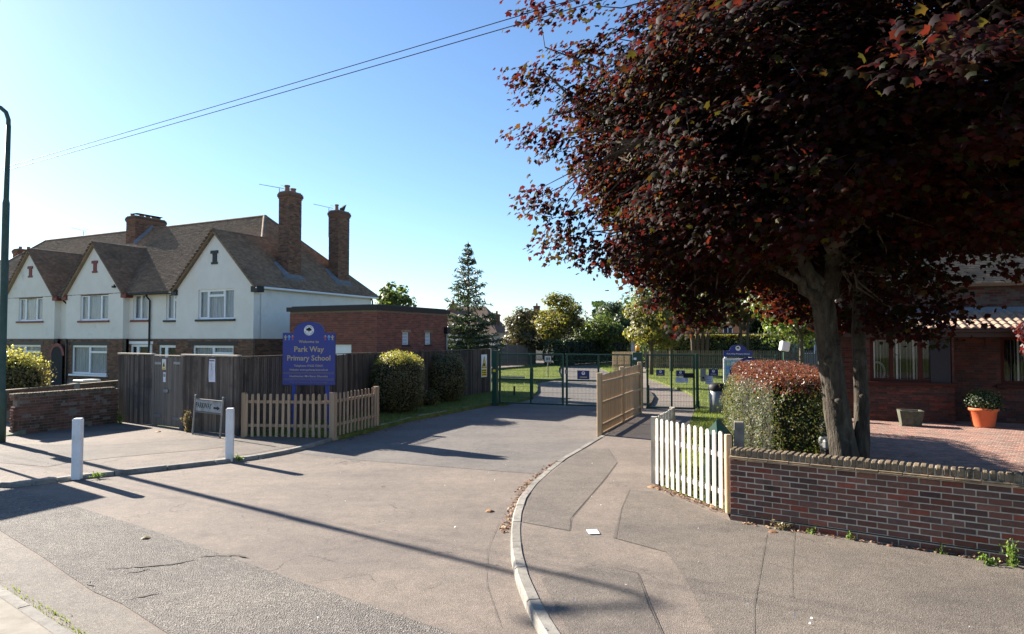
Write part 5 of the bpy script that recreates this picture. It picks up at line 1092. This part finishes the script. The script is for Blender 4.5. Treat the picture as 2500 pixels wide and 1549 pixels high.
# ------------------------------------------------------------------ broadleaf trees behind
def crown_pts(n, C, Rr, lumps=26, seed=0, fill=.5):
    r=np.random.default_rng(seed); Cn=np.array(C); Rr=np.array(Rr)
    u=r.normal(size=(lumps,3)); u/=np.linalg.norm(u,axis=1,keepdims=True); cc=Cn+u*Rr*(r.random((lumps,1))**.4)*.82; cr=(.22+.2*r.random(lumps))*Rr.mean()
    k=r.integers(0,lumps,n); d=r.normal(size=(n,3)); d/=np.linalg.norm(d,axis=1,keepdims=True); q=r.random((n,1))**.35
    P=cc[k]+d*q*cr[k][:,None]*np.array([1,1,.8]); out=(P-Cn)/Rr; return P,d*.6+out*.5+np.array([0,0,.35])+r.normal(size=(n,3))*.35,cc
def tree(label, x, y, h, rx, rz, m, n=5000, leaf=.2, z0=.1, zc=None, ry=None, seed=1, trunks=1, bark=None, name='broadleaf_tree', group='trees in the school grounds and gardens', r0=.16, lumps=26):
    zc=zc if zc is not None else h-rz; t=thing(name,label,'tree',(x,y,z0),0,group); P,N,cc=crown_pts(n,(0,0,zc),(rx,ry or rx,rz),lumps,seed)
    b=MB(); rr=np.random.default_rng(seed+50)
    for k in range(trunks):
        ox=(k-(trunks-1)/2)*.35; top=(ox*2.2+rr.normal()*.2,rr.normal()*.2,zc*.95); path=[(ox,0,-.1),(ox*1.2,0,zc*.35),(ox*1.7,0,zc*.65),top]; b.tube(path,[r0,r0*.8,r0*.6,r0*.3],8)
    for c in cc[:14]: b.tube(wander((0,0,zc*.55),c,4,.08),[r0*.4,r0*.3,r0*.22,r0*.14,r0*.06],5,caps=False)
    b.build('trunk',bark or m_barkd,t,True)
    k=P[:,2]>.15; P=P[k];N=N[k]; V,F=leaves(P,N,leaf*RNG.uniform(.6,1.25,len(P)),*QUAD); link('crown',nmesh('crown',V,F,m),t)
    return t
G=lambda a,b,c:[(0,a),(.5,b),(1,c)]
lf_mid=leafmat('leaf_mid_green',G((.04,.062,.018),(.072,.1,.026),(.125,.145,.045)),G((.1,.16,.02),(.18,.25,.03),(.28,.33,.06)),tfac=.45)
lf_dark=leafmat('leaf_dark_green',G((.02,.037,.016),(.036,.058,.021),(.06,.08,.03)),G((.03,.06,.012),(.05,.09,.015),(.09,.13,.03)),tfac=.35)
lf_yel=leafmat('leaf_yellow_green',G((.06,.068,.015),(.11,.11,.022),(.19,.16,.035)),G((.15,.17,.015),(.25,.25,.025),(.4,.33,.05)),tfac=.45)
lf_olive=leafmat('leaf_olive',G((.045,.045,.016),(.075,.072,.024),(.13,.11,.04)),G((.1,.1,.015),(.17,.15,.025),(.25,.2,.04)),tfac=.4)
lf_var=leafmat('leaf_variegated',[(0,(.05,.055,.018)),(.5,(.1,.09,.03)),(.8,(.2,.16,.05)),(1,(.34,.27,.09))],[(0,(.12,.12,.02)),(.6,(.3,.26,.05)),(1,(.5,.4,.1))],tfac=.4)
tree('small light green tree top showing above the flat-roofed annexe',-8.15,46,6.7,1.35,1.5,lf_mid,1500,.2,seed=3,r0=.1)
tree('slender yellow-green tree in front of the far hipped roof',4.6,69,8.0,2.9,3.3,lf_yel,8500,.2,seed=4,zc=4.5,lumps=40)
tree('brownish bushy tree left of the slender yellow-green tree',1.4,66,5.6,2.6,2.4,lf_olive,6500,.2,seed=5,zc=3.2)
tree('broad pale green bushy tree beyond the dark hedge',9.2,72,5.6,3.4,2.6,lf_mid,9500,.2,seed=6,zc=2.9,lumps=40)
tree('dark green rounded tree right of the pale bushy tree',12.8,78,7.8,3.8,3.4,lf_dark,8000,.24,seed=7,zc=4.2)
tree('yellowing tree above the amber beacon of the gates',9.8,47,6.2,2.3,2.3,lf_yel,9000,.16,seed=8,zc=3.7,lumps=36)
tree('tall mid green tree behind the yellowing tree and the beacon',12.4,52,10.5,3.2,4.6,lf_mid,11000,.18,seed=9,zc=5.8)
tree('dark multi-stemmed tree rising behind the inner picket fence',16.6,59,10,3.2,3.6,lf_mid,7000,.2,seed=10,zc=6.3,trunks=4,r0=.22)
tree('bushy tree with tangled twigs above the school notice board',17.4,50,9.5,3.4,3.6,lf_olive,8000,.17,seed=11,zc=5.7,trunks=2)
tree('broad green tree behind the hedge left of the maple trunk',15.6,36,8.,3.2,3.1,lf_mid,8000,.14,seed=12,zc=4.8)
tree('tall green tree between the maple and the dark brick house',21,44,11,4.4,4.6,lf_mid,8000,.18,seed=13,zc=6.2)
tree('low leafy tree between the pale bushy tree and the amber beacon',14.6,66,6.2,3.0,2.8,lf_yel,7000,.18,seed=21,zc=3.4)
tree('round green tree in the garden behind the cream bungalow',17,92,8.5,5.2,4.2,lf_mid,7000,.3,seed=22,zc=4.4)
tree('dark green tree far right behind the dark brick house',30,46,12,5.5,5.,lf_dark,6000,.26,seed=14,zc=6.5)
# conifer with drooping tiers
def conifer(x,y,h,r):
    t=thing('conifer_tree','tall pointed spruce tree standing behind the brick annexe','tree',(x,y,.05)); b=MB(); b.tube([(0,0,0),(.03,0,h*.5),(0,.02,h)],[.14,.08,.012],8); b.build('trunk',m_barkd,t,True)
    PP=[];TT=[];br=[]; z=.35
    while z<h-.15:
        f=1-(z/h); rad=r*(min(1,f*1.35)**.8)*(1.0 if z>1.6 else .85); m=int(RNG.integers(6,10)); a0=RNG.uniform(0,6.28)
        for k in range(m):
            a=a0+2*PI*k/m+RNG.normal()*.25; L=rad*RNG.uniform(.55,1.18); up=.18 if f<.55 else -.05; d=np.array([math.cos(a),math.sin(a),up]); c0=np.array([0,0,z]); pts=[c0+d*L*s_+np.array([0,0,.16*L*(s_**2)]) for s_ in (0,.35,.7,1.)]
            br.append(([tuple(p) for p in pts],[.02,.015,.01,.004])); q=int(34*L/r*(1.9 if z<4 else .7))+4
            s_=RNG.random(q)**.5; base_=c0+np.outer(s_*L,d)+np.outer(.16*L*s_**2,[0,0,1]); side=np.outer(RNG.normal(size=q)*.13*L,[-d[1],d[0],0]); PP.append(base_+side+RNG.normal(size=(q,3))*.04); TT.append(d+RNG.normal(size=(q,3))*.5+np.array([0,0,-.15]))
        z+=RNG.uniform(.2,.36)
    tubes_mesh(MB(),br,4).build('branches',m_barkd,t,kind='stuff'); P=np.concatenate(PP);Tt=np.concatenate(TT); NEED=([(-.12,-.5,0),(.12,-.5,.03),(.05,.5,-.02),(-.05,.5,.02)],[(0,1,2,3)])
    V,F=leaves(P,unit(len(P)),RNG.uniform(.18,.4,len(P)),*NEED,tip=Tt); link('crown',nmesh('crown',V,F,leafmat('spruce_needles',G((.016,.03,.018),(.03,.048,.026),(.055,.07,.035)),G((.03,.06,.02),(.06,.09,.025),(.1,.13,.04)),tfac=.3)),t)
conifer(-2.78,42,8.75,2.0)
lf_acer=leafmat('leaf_purple_acer',G((.02,.005,.008),(.04,.008,.01),(.08,.015,.014)),G((.12,.012,.012),(.2,.02,.015),(.3,.04,.02)),tfac=.4)
tree('small dark purple-leaved tree at the right edge before the dark brick house',14.75,18.0,3.3,1.15,.75,lf_acer,2600,.09,seed=31,zc=2.5,r0=.06,name='ornamental_tree',group=None)
# ------------------------------------------------------------------ bushes and hedges
def bush(label, x, y, rx, ry, h, m_low, m_top, n, leaf, ztop, z0=.1, pw=3.2, cat='bush', name='bush', rough=.06, group=None, seed=1):
    t=thing(name,label,cat,(x,y,z0),R(15),group); r=np.random.default_rng(seed)
    MB().tube([(0,0,-.05),(0,0,h*.6)],[.07,.04],6).build('stem',m_barkd,t)
    b=MB(); ns=14; V=[];F=[]
    for i in range(ns+1):
        e=-PI/2+PI*i/ns
        for k in range(ns*2):
            a=2*PI*k/(ns*2); d=np.array([math.cos(e)*math.cos(a),math.cos(e)*math.sin(a),math.sin(e)]); s_=(np.abs(d)**pw).sum()**(-1/pw); p=d*s_*np.array([rx*.86,ry*.86,h*.43])+np.array([0,0,h*.5]); V.append(tuple(p))
    for i in range(ns):
        for k in range(ns*2): F.append((i*ns*2+k,i*ns*2+(k+1)%(ns*2),(i+1)*ns*2+(k+1)%(ns*2),(i+1)*ns*2+k))
    b.add(V,F).build('dark_core',mat('bush_core_shade',[(.012,.014,.007),(.03,.028,.014)],scale=14,rough=1,bump=1,bscale=25),t)  # solid dark core painted as the shade deep inside the bush
    d=r.normal(size=(n,3)); d/=np.linalg.norm(d,axis=1,keepdims=True); s_=(np.abs(d)**pw).sum(1)**(-1/pw); lump=1+.05*np.sin(d[:,0]*7+seed)+.05*np.sin(d[:,1]*8+d[:,2]*6+seed); P=d*(s_*lump*(r.random(n)*.2+.84))[:,None]*np.array([rx,ry,h*.5])+np.array([0,0,h*.5])
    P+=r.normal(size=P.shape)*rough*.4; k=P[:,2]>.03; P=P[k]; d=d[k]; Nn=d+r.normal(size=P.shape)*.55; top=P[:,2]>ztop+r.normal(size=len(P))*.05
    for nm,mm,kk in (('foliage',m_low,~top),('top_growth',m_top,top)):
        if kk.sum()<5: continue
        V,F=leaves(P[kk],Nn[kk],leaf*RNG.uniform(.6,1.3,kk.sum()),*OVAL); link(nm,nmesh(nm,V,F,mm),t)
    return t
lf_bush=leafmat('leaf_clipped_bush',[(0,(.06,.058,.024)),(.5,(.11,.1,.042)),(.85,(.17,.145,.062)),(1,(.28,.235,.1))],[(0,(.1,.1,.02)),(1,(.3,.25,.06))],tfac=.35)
lf_gold=leafmat('leaf_gold_tips_and_sun',[(0,(.2,.19,.03)),(.6,(.34,.3,.05)),(1,(.5,.45,.12))],[(0,(.35,.34,.04)),(1,(.6,.55,.1))],tfac=.4)
bush('large clipped bush with golden top coloured as sunlit right of the picket fence',-3.95,23.1,.85,.8,2.02,lf_bush,lf_gold,15000,.06,1.66,seed=2)  # golden leaf colour puts sunlight on the top into the foliage
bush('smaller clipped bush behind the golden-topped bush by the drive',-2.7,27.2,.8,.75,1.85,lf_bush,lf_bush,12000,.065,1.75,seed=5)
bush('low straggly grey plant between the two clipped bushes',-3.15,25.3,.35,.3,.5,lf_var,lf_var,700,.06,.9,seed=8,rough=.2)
bush('rounded golden variegated shrub in the left front garden',-17.3,23.0,1.05,1.,2.1,lf_var,lf_gold,9000,.09,1.6,seed=3,z0=.06,rough=.3,pw=2.1)
bush('leafy shrub growing in the terracotta-coloured pot',13.4,19.05,.4,.4,.55,lf_dark,lf_mid,2600,.055,.45,seed=4,z0=.55,pw=2.2,rough=.12,cat='shrub',name='potted_shrub')
def hedge(label, P, z1, m_low, m_top, n, leaf, zt, name='hedge', z0=.1, bow=.2):
    P_=np.array(P,float); c=P_.mean(0); t=thing(name,label,'hedge',(c[0],c[1],z0)); Q=P_-c
    MB().prism([tuple(q*.8) for q in Q],0.02,z1-.2).build('dark_core',mat('bush_core_shade',(.02,.02,.01)),t)  # solid block coloured dark for the shade within the hedge
    seg=[(Q[i],Q[(i+1)%len(Q)]) for i in range(len(Q))]; Ls=np.array([np.linalg.norm(b_-a_) for a_,b_ in seg]); A_=abs(sum(Q[i][0]*Q[(i+1)%len(Q)][1]-Q[(i+1)%len(Q)][0]*Q[i][1] for i in range(len(Q))))/2
    tot=Ls.sum()*z1+A_; PP=[];NN=[]
    for (a_,b_),L in zip(seg,Ls):
        m=int(n*L*z1/tot); s_=RNG.random(m); z=RNG.random(m)*z1; d=(b_-a_)/L; nn=np.array([d[1],-d[0]]); off=bow*np.sin(PI*np.clip(z/z1,0,1))-.07*RNG.random(m)+.08*np.sin(s_*L*3+z*2.3)+.05*np.sin(s_*L*7.1-z*5)+.03*np.sin(s_*L*15+z*11); off-=np.where(z>z1-.5,(z-z1+.5)**2*1.5,0); off-=.32*np.exp(-(np.minimum(s_,1-s_)*L/.4)**2); off+=np.where(RNG.random(m)<.03,RNG.random(m)*.16,0)
        xy=a_+np.outer(s_,b_-a_)+np.outer(off,nn); PP.append(np.c_[xy,z]); NN.append(np.c_[np.tile(nn,(m,1)),np.full(m,.3)])
    m=int(n*A_/tot*1.6); lo=Q.min(0);hi=Q.max(0); x=RNG.uniform(lo[0],hi[0],m*2);y=RNG.uniform(lo[1],hi[1],m*2); k=inpoly(x,y,Q); x=x[k];y=y[k]; z=z1-.03-.08*RNG.random(len(x))+.04*np.sin(x*4+y*3); PP.append(np.c_[x,y,z]); NN.append(np.tile([0,0,1.],(len(x),1)))
    P3=np.concatenate(PP); N3=np.concatenate(NN)+RNG.normal(size=P3.shape)*.5; P3+=RNG.normal(size=P3.shape)*.025; top=P3[:,2]>zt+RNG.normal(size=len(P3))*.07
    for nm,mm,kk in (('foliage',m_low,~top),('top_growth',m_top,top)):
        if kk.sum()<5: continue
        V,F=leaves(P3[kk],N3[kk],leaf*RNG.uniform(.6,1.3,kk.sum()),*OVAL); link(nm,nmesh(nm,V,F,mm),t)
    return t
lf_hedge=leafmat('leaf_hedge',[(0,(.02,.036,.012)),(.5,(.04,.058,.018)),(.85,(.075,.075,.028)),(1,(.14,.1,.05))],[(0,(.06,.1,.012)),(.6,(.13,.16,.025)),(1,(.28,.18,.06))],tfac=.38,rough=.5,spec=.35)
lf_redtip=leafmat('leaf_red_tips',[(0,(.05,.045,.02)),(.25,(.085,.03,.022)),(.6,(.14,.045,.033)),(.85,(.18,.075,.05)),(1,(.16,.12,.06))],[(0,(.14,.1,.02)),(.3,(.2,.04,.025)),(1,(.35,.13,.06))],tfac=.4,rough=.4)
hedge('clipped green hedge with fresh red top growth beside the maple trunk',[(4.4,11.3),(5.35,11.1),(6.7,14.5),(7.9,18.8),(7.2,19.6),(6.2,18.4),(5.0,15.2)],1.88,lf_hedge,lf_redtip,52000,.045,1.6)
hedge('long dark clipped hedge at the far side of the school drive',[(2.9,64),(4.2,63),(14.5,79),(13.2,80)],2.45,lf_dark,lf_dark,9000,.2,3.)
hedge('loose leafy shrub belt behind the weathered inner picket fence',[(12.2,61),(17,60),(26,60),(26,62),(17,62.5),(12.5,63)],2.9,lf_mid,lf_yel,12000,.17,2.5,name='shrub_belt',bow=.5)
# distant wood closing the view
def wood(name, x0,x1,y0,y1,h0,h1,n,m,leaf):
    x=RNG.uniform(x0,x1,n); y=RNG.uniform(y0,y1,n); top=h0+(h1-h0)*(.5+.28*np.sin(x*.21)+.22*np.sin(x*.53+1.3)); z=top*RNG.random(n)**.6; P=np.c_[x,y,z]; N=unit(n)+np.array([0,-.3,.4]); V,F=leaves(P,N,leaf*RNG.uniform(.6,1.3,n),*QUAD); return link(name,nmesh(name,V,F,m),kind='stuff')
wood('distant_trees',14,95,104,116,6,10,26000,lf_dark,.75); wood('distant_trees',-60,16,150,165,3,5,16000,lf_dark,.8)
# ------------------------------------------------------------------ far buildings and fences
def hiphouse(label, x,y,w,d,ze,zr,rot,wall,roofm,rl,chim=None,wins=()):
    t=thing('house',label,'house',(x,y,0),rot); MB().box(-w/2,w/2,0,d,0,ze).build('wall',wall,t); o=.3; a=(-rl/2,d/2,zr); c=(rl/2,d/2,zr); e=[(-w/2-o,-o,ze),(w/2+o,-o,ze),(w/2+o,d+o,ze),(-w/2-o,d+o,ze)]
    MB().add(e+[a,c],[(0,1,5,4),(1,2,5),(2,3,4,5),(3,0,4),(3,2,1,0)]).build('roof',roofm,t)
    if chim:
        for (cx,cy,cw,zt) in chim: c_=MB().box(cx-cw,cx+cw,cy-.3,cy+.3,ze,zt).build('chimney',m_brickh,t); MB().box(cx-cw-.07,cx+cw+.07,cy-.37,cy+.37,zt-.2,zt-.06).build('chimney_cap',m_brickh,c_); MB().lathe([(.13,zt),(.11,zt+.35)],10,(cx,cy)).build('chimney_pot',m_pot,c_)
    for (x0,x1,z0,z1) in wins: q=MB().box(x0,x1,-.05,-.005,z0,z1).build('window',m_upvc,t); MB().box(x0+.08,(x0+x1)/2-.04,-.06,-.05,z0+.08,z1-.08).build('pane',m_room,q); MB().box((x0+x1)/2+.04,x1-.08,-.06,-.05,z0+.08,z1-.08).build('pane',m_room,q)
    return t
m_cream=mat('cream_render',[(.55,.48,.36),(.62,.55,.42)],scale=2,rough=.9); m_farroof=mat('far_roof_tile',[(.15,.1,.07),(.22,.15,.11)],scale=5,rough=.95,bump=.4,bscale=10)
hiphouse('cream bungalow with hipped brown roof beyond the school drive',4.3,84,13,8,3.35,6.4,R(-8),m_cream,m_farroof,5.5,[(-1.6,4,.4,7.0)],[(-5.2,-4.2,1.4,2.6)])
hiphouse('white house with dark roof half hidden by the spruce tree',-5.6,70,7.8,7,3.3,6.2,R(-12),m_render,m_farroof,4.,[(3.4,3,.3,5.3),(-1.5,3,.35,6.5)],[(1.2,2.4,1.8,2.8)])
hiphouse('orange brick house with white window seen through the far trees',30.5,98,8,7,4.9,6.8,R(-10),mat('orange_brick',[(.36,.16,.07),(.42,.2,.1)],scale=4,rough=.9),m_farroof,4.,None,[(-4,-2.6,3.0,4.4),(.5,1.8,3.0,4.4)])
t=thing('garage','small white garage behind the multi-stemmed tree','garage',(13.4,66,0),R(-10)); MB().box(-1.6,1.6,0,4,0,2.4).build('wall',m_render,t); MB().add([(-1.8,-.2,2.4),(1.8,-.2,2.4),(1.8,4.2,2.4),(-1.8,4.2,2.4),(0,-.2,3.2),(0,4.2,3.2)],[(0,1,4),(1,2,5,4),(2,3,5),(3,0,4,5),(3,2,1,0)]).build('roof',m_lead,t); MB().box(-1.2,1.2,-.03,-.005,.05,2.1).build('door',m_grey,t)
t=thing('timber_building','long low grey timber building behind the notice board','building',(23.5,64,0),R(-6)); MB().box(-5.5,7,0,4,0,2.9).build('wall',mat('pale_cladding',[(.24,.23,.22),(.32,.31,.29)],scale=3,rough=.9),t); MB().box(-5.8,7.3,-.3,4.3,3.0,3.2).build('roof',m_farroof,t)
for x in (1.2,4.2): q=MB().box(x,x+1.1,-.04,-.004,1.2,2.5).build('window',m_upvc,t); MB().box(x+.1,x+1.,-.05,-.04,1.3,2.4).build('pane',m_room,q)
f=thing('panel_fence','grey panel fence with posts beyond the left lawn','fence',(-6.2,53,.1),math.atan2(14,8.6)); m_pan2=mat('grey_panel',[(.13,.11,.095),(.19,.165,.14)],scale=2,rough=.9,bump=.3,bscale=12,rand=.15,stretch=(9,9,.5)); pf=MB().box(0,1.7,-.015,.015,.02,1.95).mesh('panel',m_pan2); pp_=MB().cbox(-.06,.06,-.06,.06,0,2.1,.01).mesh('post',m_kerb)
for k in range(9): link('panel',pf,f,loc=(k*1.83+.07,0,random.uniform(-.03,.03))); link('post',pp_,f,loc=(k*1.83,0,0))
f=thing('panel_fence','far weathered fence left of the spruce tree','fence',(-9.5,50,.1),math.atan2(3,3.3)); 
for k in range(3): link('panel',pf,f,loc=(k*1.83+.07,0,0)); link('post',pp_,f,loc=(k*1.83,0,0))
f=thing('picket_fence','grey weathered picket fence across the far lawn behind the pedestrian gate','fence',(11.4,57.,.1)); pg=pickmesh(m_gatew,1.55,.11); picket_run(f,(11.4,57.),(17.2,54.2),38,1.55,m_gatew,0,pg,posts=(1,1)); picket_run(f,(17.2,54.2),(27,54.0),54,1.55,m_gatew,0,pg,posts=(0,1))
f=thing('board_fence','pale board fence on the small lawn between drive and path','fence',(8.0,53,.1)); 
for k in range(22): link('board',pb[0],f,M=T(k*.1,k*.1*.45,0)@RZ(math.atan2(.45,1))@Matrix.Diagonal((1.1,1,1.5,1)))
MB().box(0,2.3,.02,.06,.4,.5).build('rail',m_fencew,f,rotz=math.atan2(.45,1))
# ------------------------------------------------------------------ weeds, fallen leaves, litter
lf_weed=leafmat('leaf_weed',G((.07,.11,.02),(.12,.19,.03),(.2,.27,.06)),G((.15,.25,.03),(.2,.33,.04),(.3,.4,.08)),tfac=.4)
lf_dry=leafmat('leaf_dry',G((.16,.12,.05),(.26,.2,.09),(.36,.3,.16)),None,tfac=.3)
def weed(label,x,y,h,r,n,m,leaf,z0=.1,up=.8,cat='weed'):
    t=thing('weed',label,cat,(x,y,z0),0,'weeds along the walls and fences'); b=MB(); PP=[];TT=[]
    for k in range(max(3,n//14)):
        a=RNG.uniform(0,6.28); top=np.array([math.cos(a)*r*RNG.random(),math.sin(a)*r*RNG.random(),h*RNG.uniform(.5,1)]); b.tube([(0,0,-.02),tuple(top*.5+np.array([0,0,.02])),tuple(top)],[.006,.005,.003],4)
        q=RNG.random(14)[:,None]; PP.append(top*q+RNG.normal(size=(14,3))*np.array([.03,.03,.02])); TT.append(np.tile(top/np.linalg.norm(top),(14,1))*up+RNG.normal(size=(14,3))*.6)
    b.build('stems',m,t); P=np.concatenate(PP); P[:,2]=np.maximum(P[:,2],.01); V,F=leaves(P,unit(len(P))+np.array([0,0,.4]),leaf*RNG.uniform(.6,1.3,len(P)),*OVAL,tip=np.concatenate(TT)); link('leaves',nmesh('leaves',V,F,m),t,kind='stuff')
weed('bright green tall weed at the foot of the wall at the right edge',5.5,7.42,.34,.08,110,lf_weed,.045)
weed('low round-leaved green weed beside the tall weed at the right edge',5.3,7.5,.08,.1,60,lf_weed,.05)
weed('tiny green weed at the left part of the brick garden wall foot',3.86,8.66,.08,.03,26,lf_weed,.035)
weed('wispy dry grass tuft at the foot of the brick garden wall',3.55,8.87,.1,.16,120,lf_dry,.04)
weed('small green and dry tuft in the middle of the brick wall foot',4.22,8.42,.08,.08,40,lf_weed,.03)
weed('two thin grass stems at the wall foot left of the tall weed',5.0,7.86,.12,.03,20,lf_weed,.025)
weed('tall dry yellow weed between the wooden gate and the street name sign',-8.85,18.3,.62,.2,420,lf_dry,.06,z0=.07)
weed('small pale weed at the right foot of the street name sign',-7.3,17.35,.22,.08,90,lf_weed,.04,z0=.07)
weed('green weed in the kerb joint by the right white bollard',-5.8,14.28,.1,.16,110,lf_weed,.04,z0=.03)
weed('small weed at the foot of the crumbling brick wall beside the fence',-11.7,20.0,.4,.18,160,lf_weed,.05,z0=.07)
weed('thin moss and grass strip in the kerb near the left white bollard',-7.75,12.55,.06,.2,90,lf_weed,.035,z0=.04)
def litter(name, pts, m, smin, smax, zfun, shape=MAPLE):
    P=np.array(pts,float); n=len(P); P=np.c_[P,[zfun(p) for p in P]]; N=np.tile([0,0,1.],(n,1))+RNG.normal(size=(n,3))*.45; V,F=leaves(P,N,RNG.uniform(smin,smax,n),*shape); return link(name,nmesh(name,V,F,m),kind='stuff')
lf_fall=leafmat('fallen_leaf',[(0,(.09,.035,.022)),(.4,(.2,.085,.045)),(.7,(.33,.18,.09)),(1,(.45,.33,.2))],None,tfac=.2,rough=.7)
pts=[]
for (a,c,n,sd_,sg) in (((.33,12.1),(-.04,9.0),300,.08,1),((3.1,9.75),(2.42,11.6),200,.07,-1),((3.1,9.2),(5.7,7.45),160,.04,1),((1.02,14.3),(.33,12.1),120,.05,1),((-4.5,17.0),(-2.4,22.9),260,.12,1)):
    a=np.array(a);c=np.array(c); d=(c-a)/np.linalg.norm(c-a); nn=np.array([d[1],-d[0]])*sg
    for k in range(n): pts.append(a+(c-a)*(RNG.random()**(1.0 if n<500 else .8))+nn*(.015+abs(RNG.normal())*sd_))
zf=lambda p:.122 if (p[0]>2.4) else .018
k=[p for p in pts]; litter('fallen_leaves',k,lf_fall,.02,.045,zf)
pts=[(RNG.uniform(-1,5.5),RNG.uniform(4.8,16)) for _ in range(90)]+[(RNG.uniform(-9,0),RNG.uniform(6,16)) for _ in range(60)]
pts=[p for p in pts if not(p[0]>2.2 and p[1]>13)]
litter('grit',[p for p in pts],m_white,.008,.022,lambda p:.118 if p[0]>.25+max(0,(p[1]-10)*.25) else .09 if p[1]>15 and p[0]<-5 else .014,shape=QUAD)
def oneleaf(label,x,y,z,s,rot,m=None):
    me=nmesh('fallen_leaf',np.array([(v[0],v[1],v[2]*2.2+.18*abs(v[0])+.05) for v in MAPLE[0]]),np.array(MAPLE[1]),m or lf_fall); o=link('fallen_leaf',me,loc=(x,y,z),label=label,cat='leaf',group='single fallen leaves on the tarmac'); o.rotation_euler=(.2,.1,rot); o.scale=(s,s,s)
oneleaf('curled dark fallen leaf alone on the side road near the right kerb',-.3,10.15,.02,.14,1.)
oneleaf('curled dry leaf on the pavement below the brick garden wall',3.4,8.75,.115,.13,2.2)
oneleaf('pale crumpled leaf on the road in the left foreground',-4.75,8.75,.02,.13,.4,lf_dry)
oneleaf('dark red fallen leaf at the left foot of the pale pickets',2.35,11.4,.115,.15,3.)
oneleaf('dry leaf on the dusty ground in front of the wooden double gate',-9.6,18.3,.085,.16,1.5)
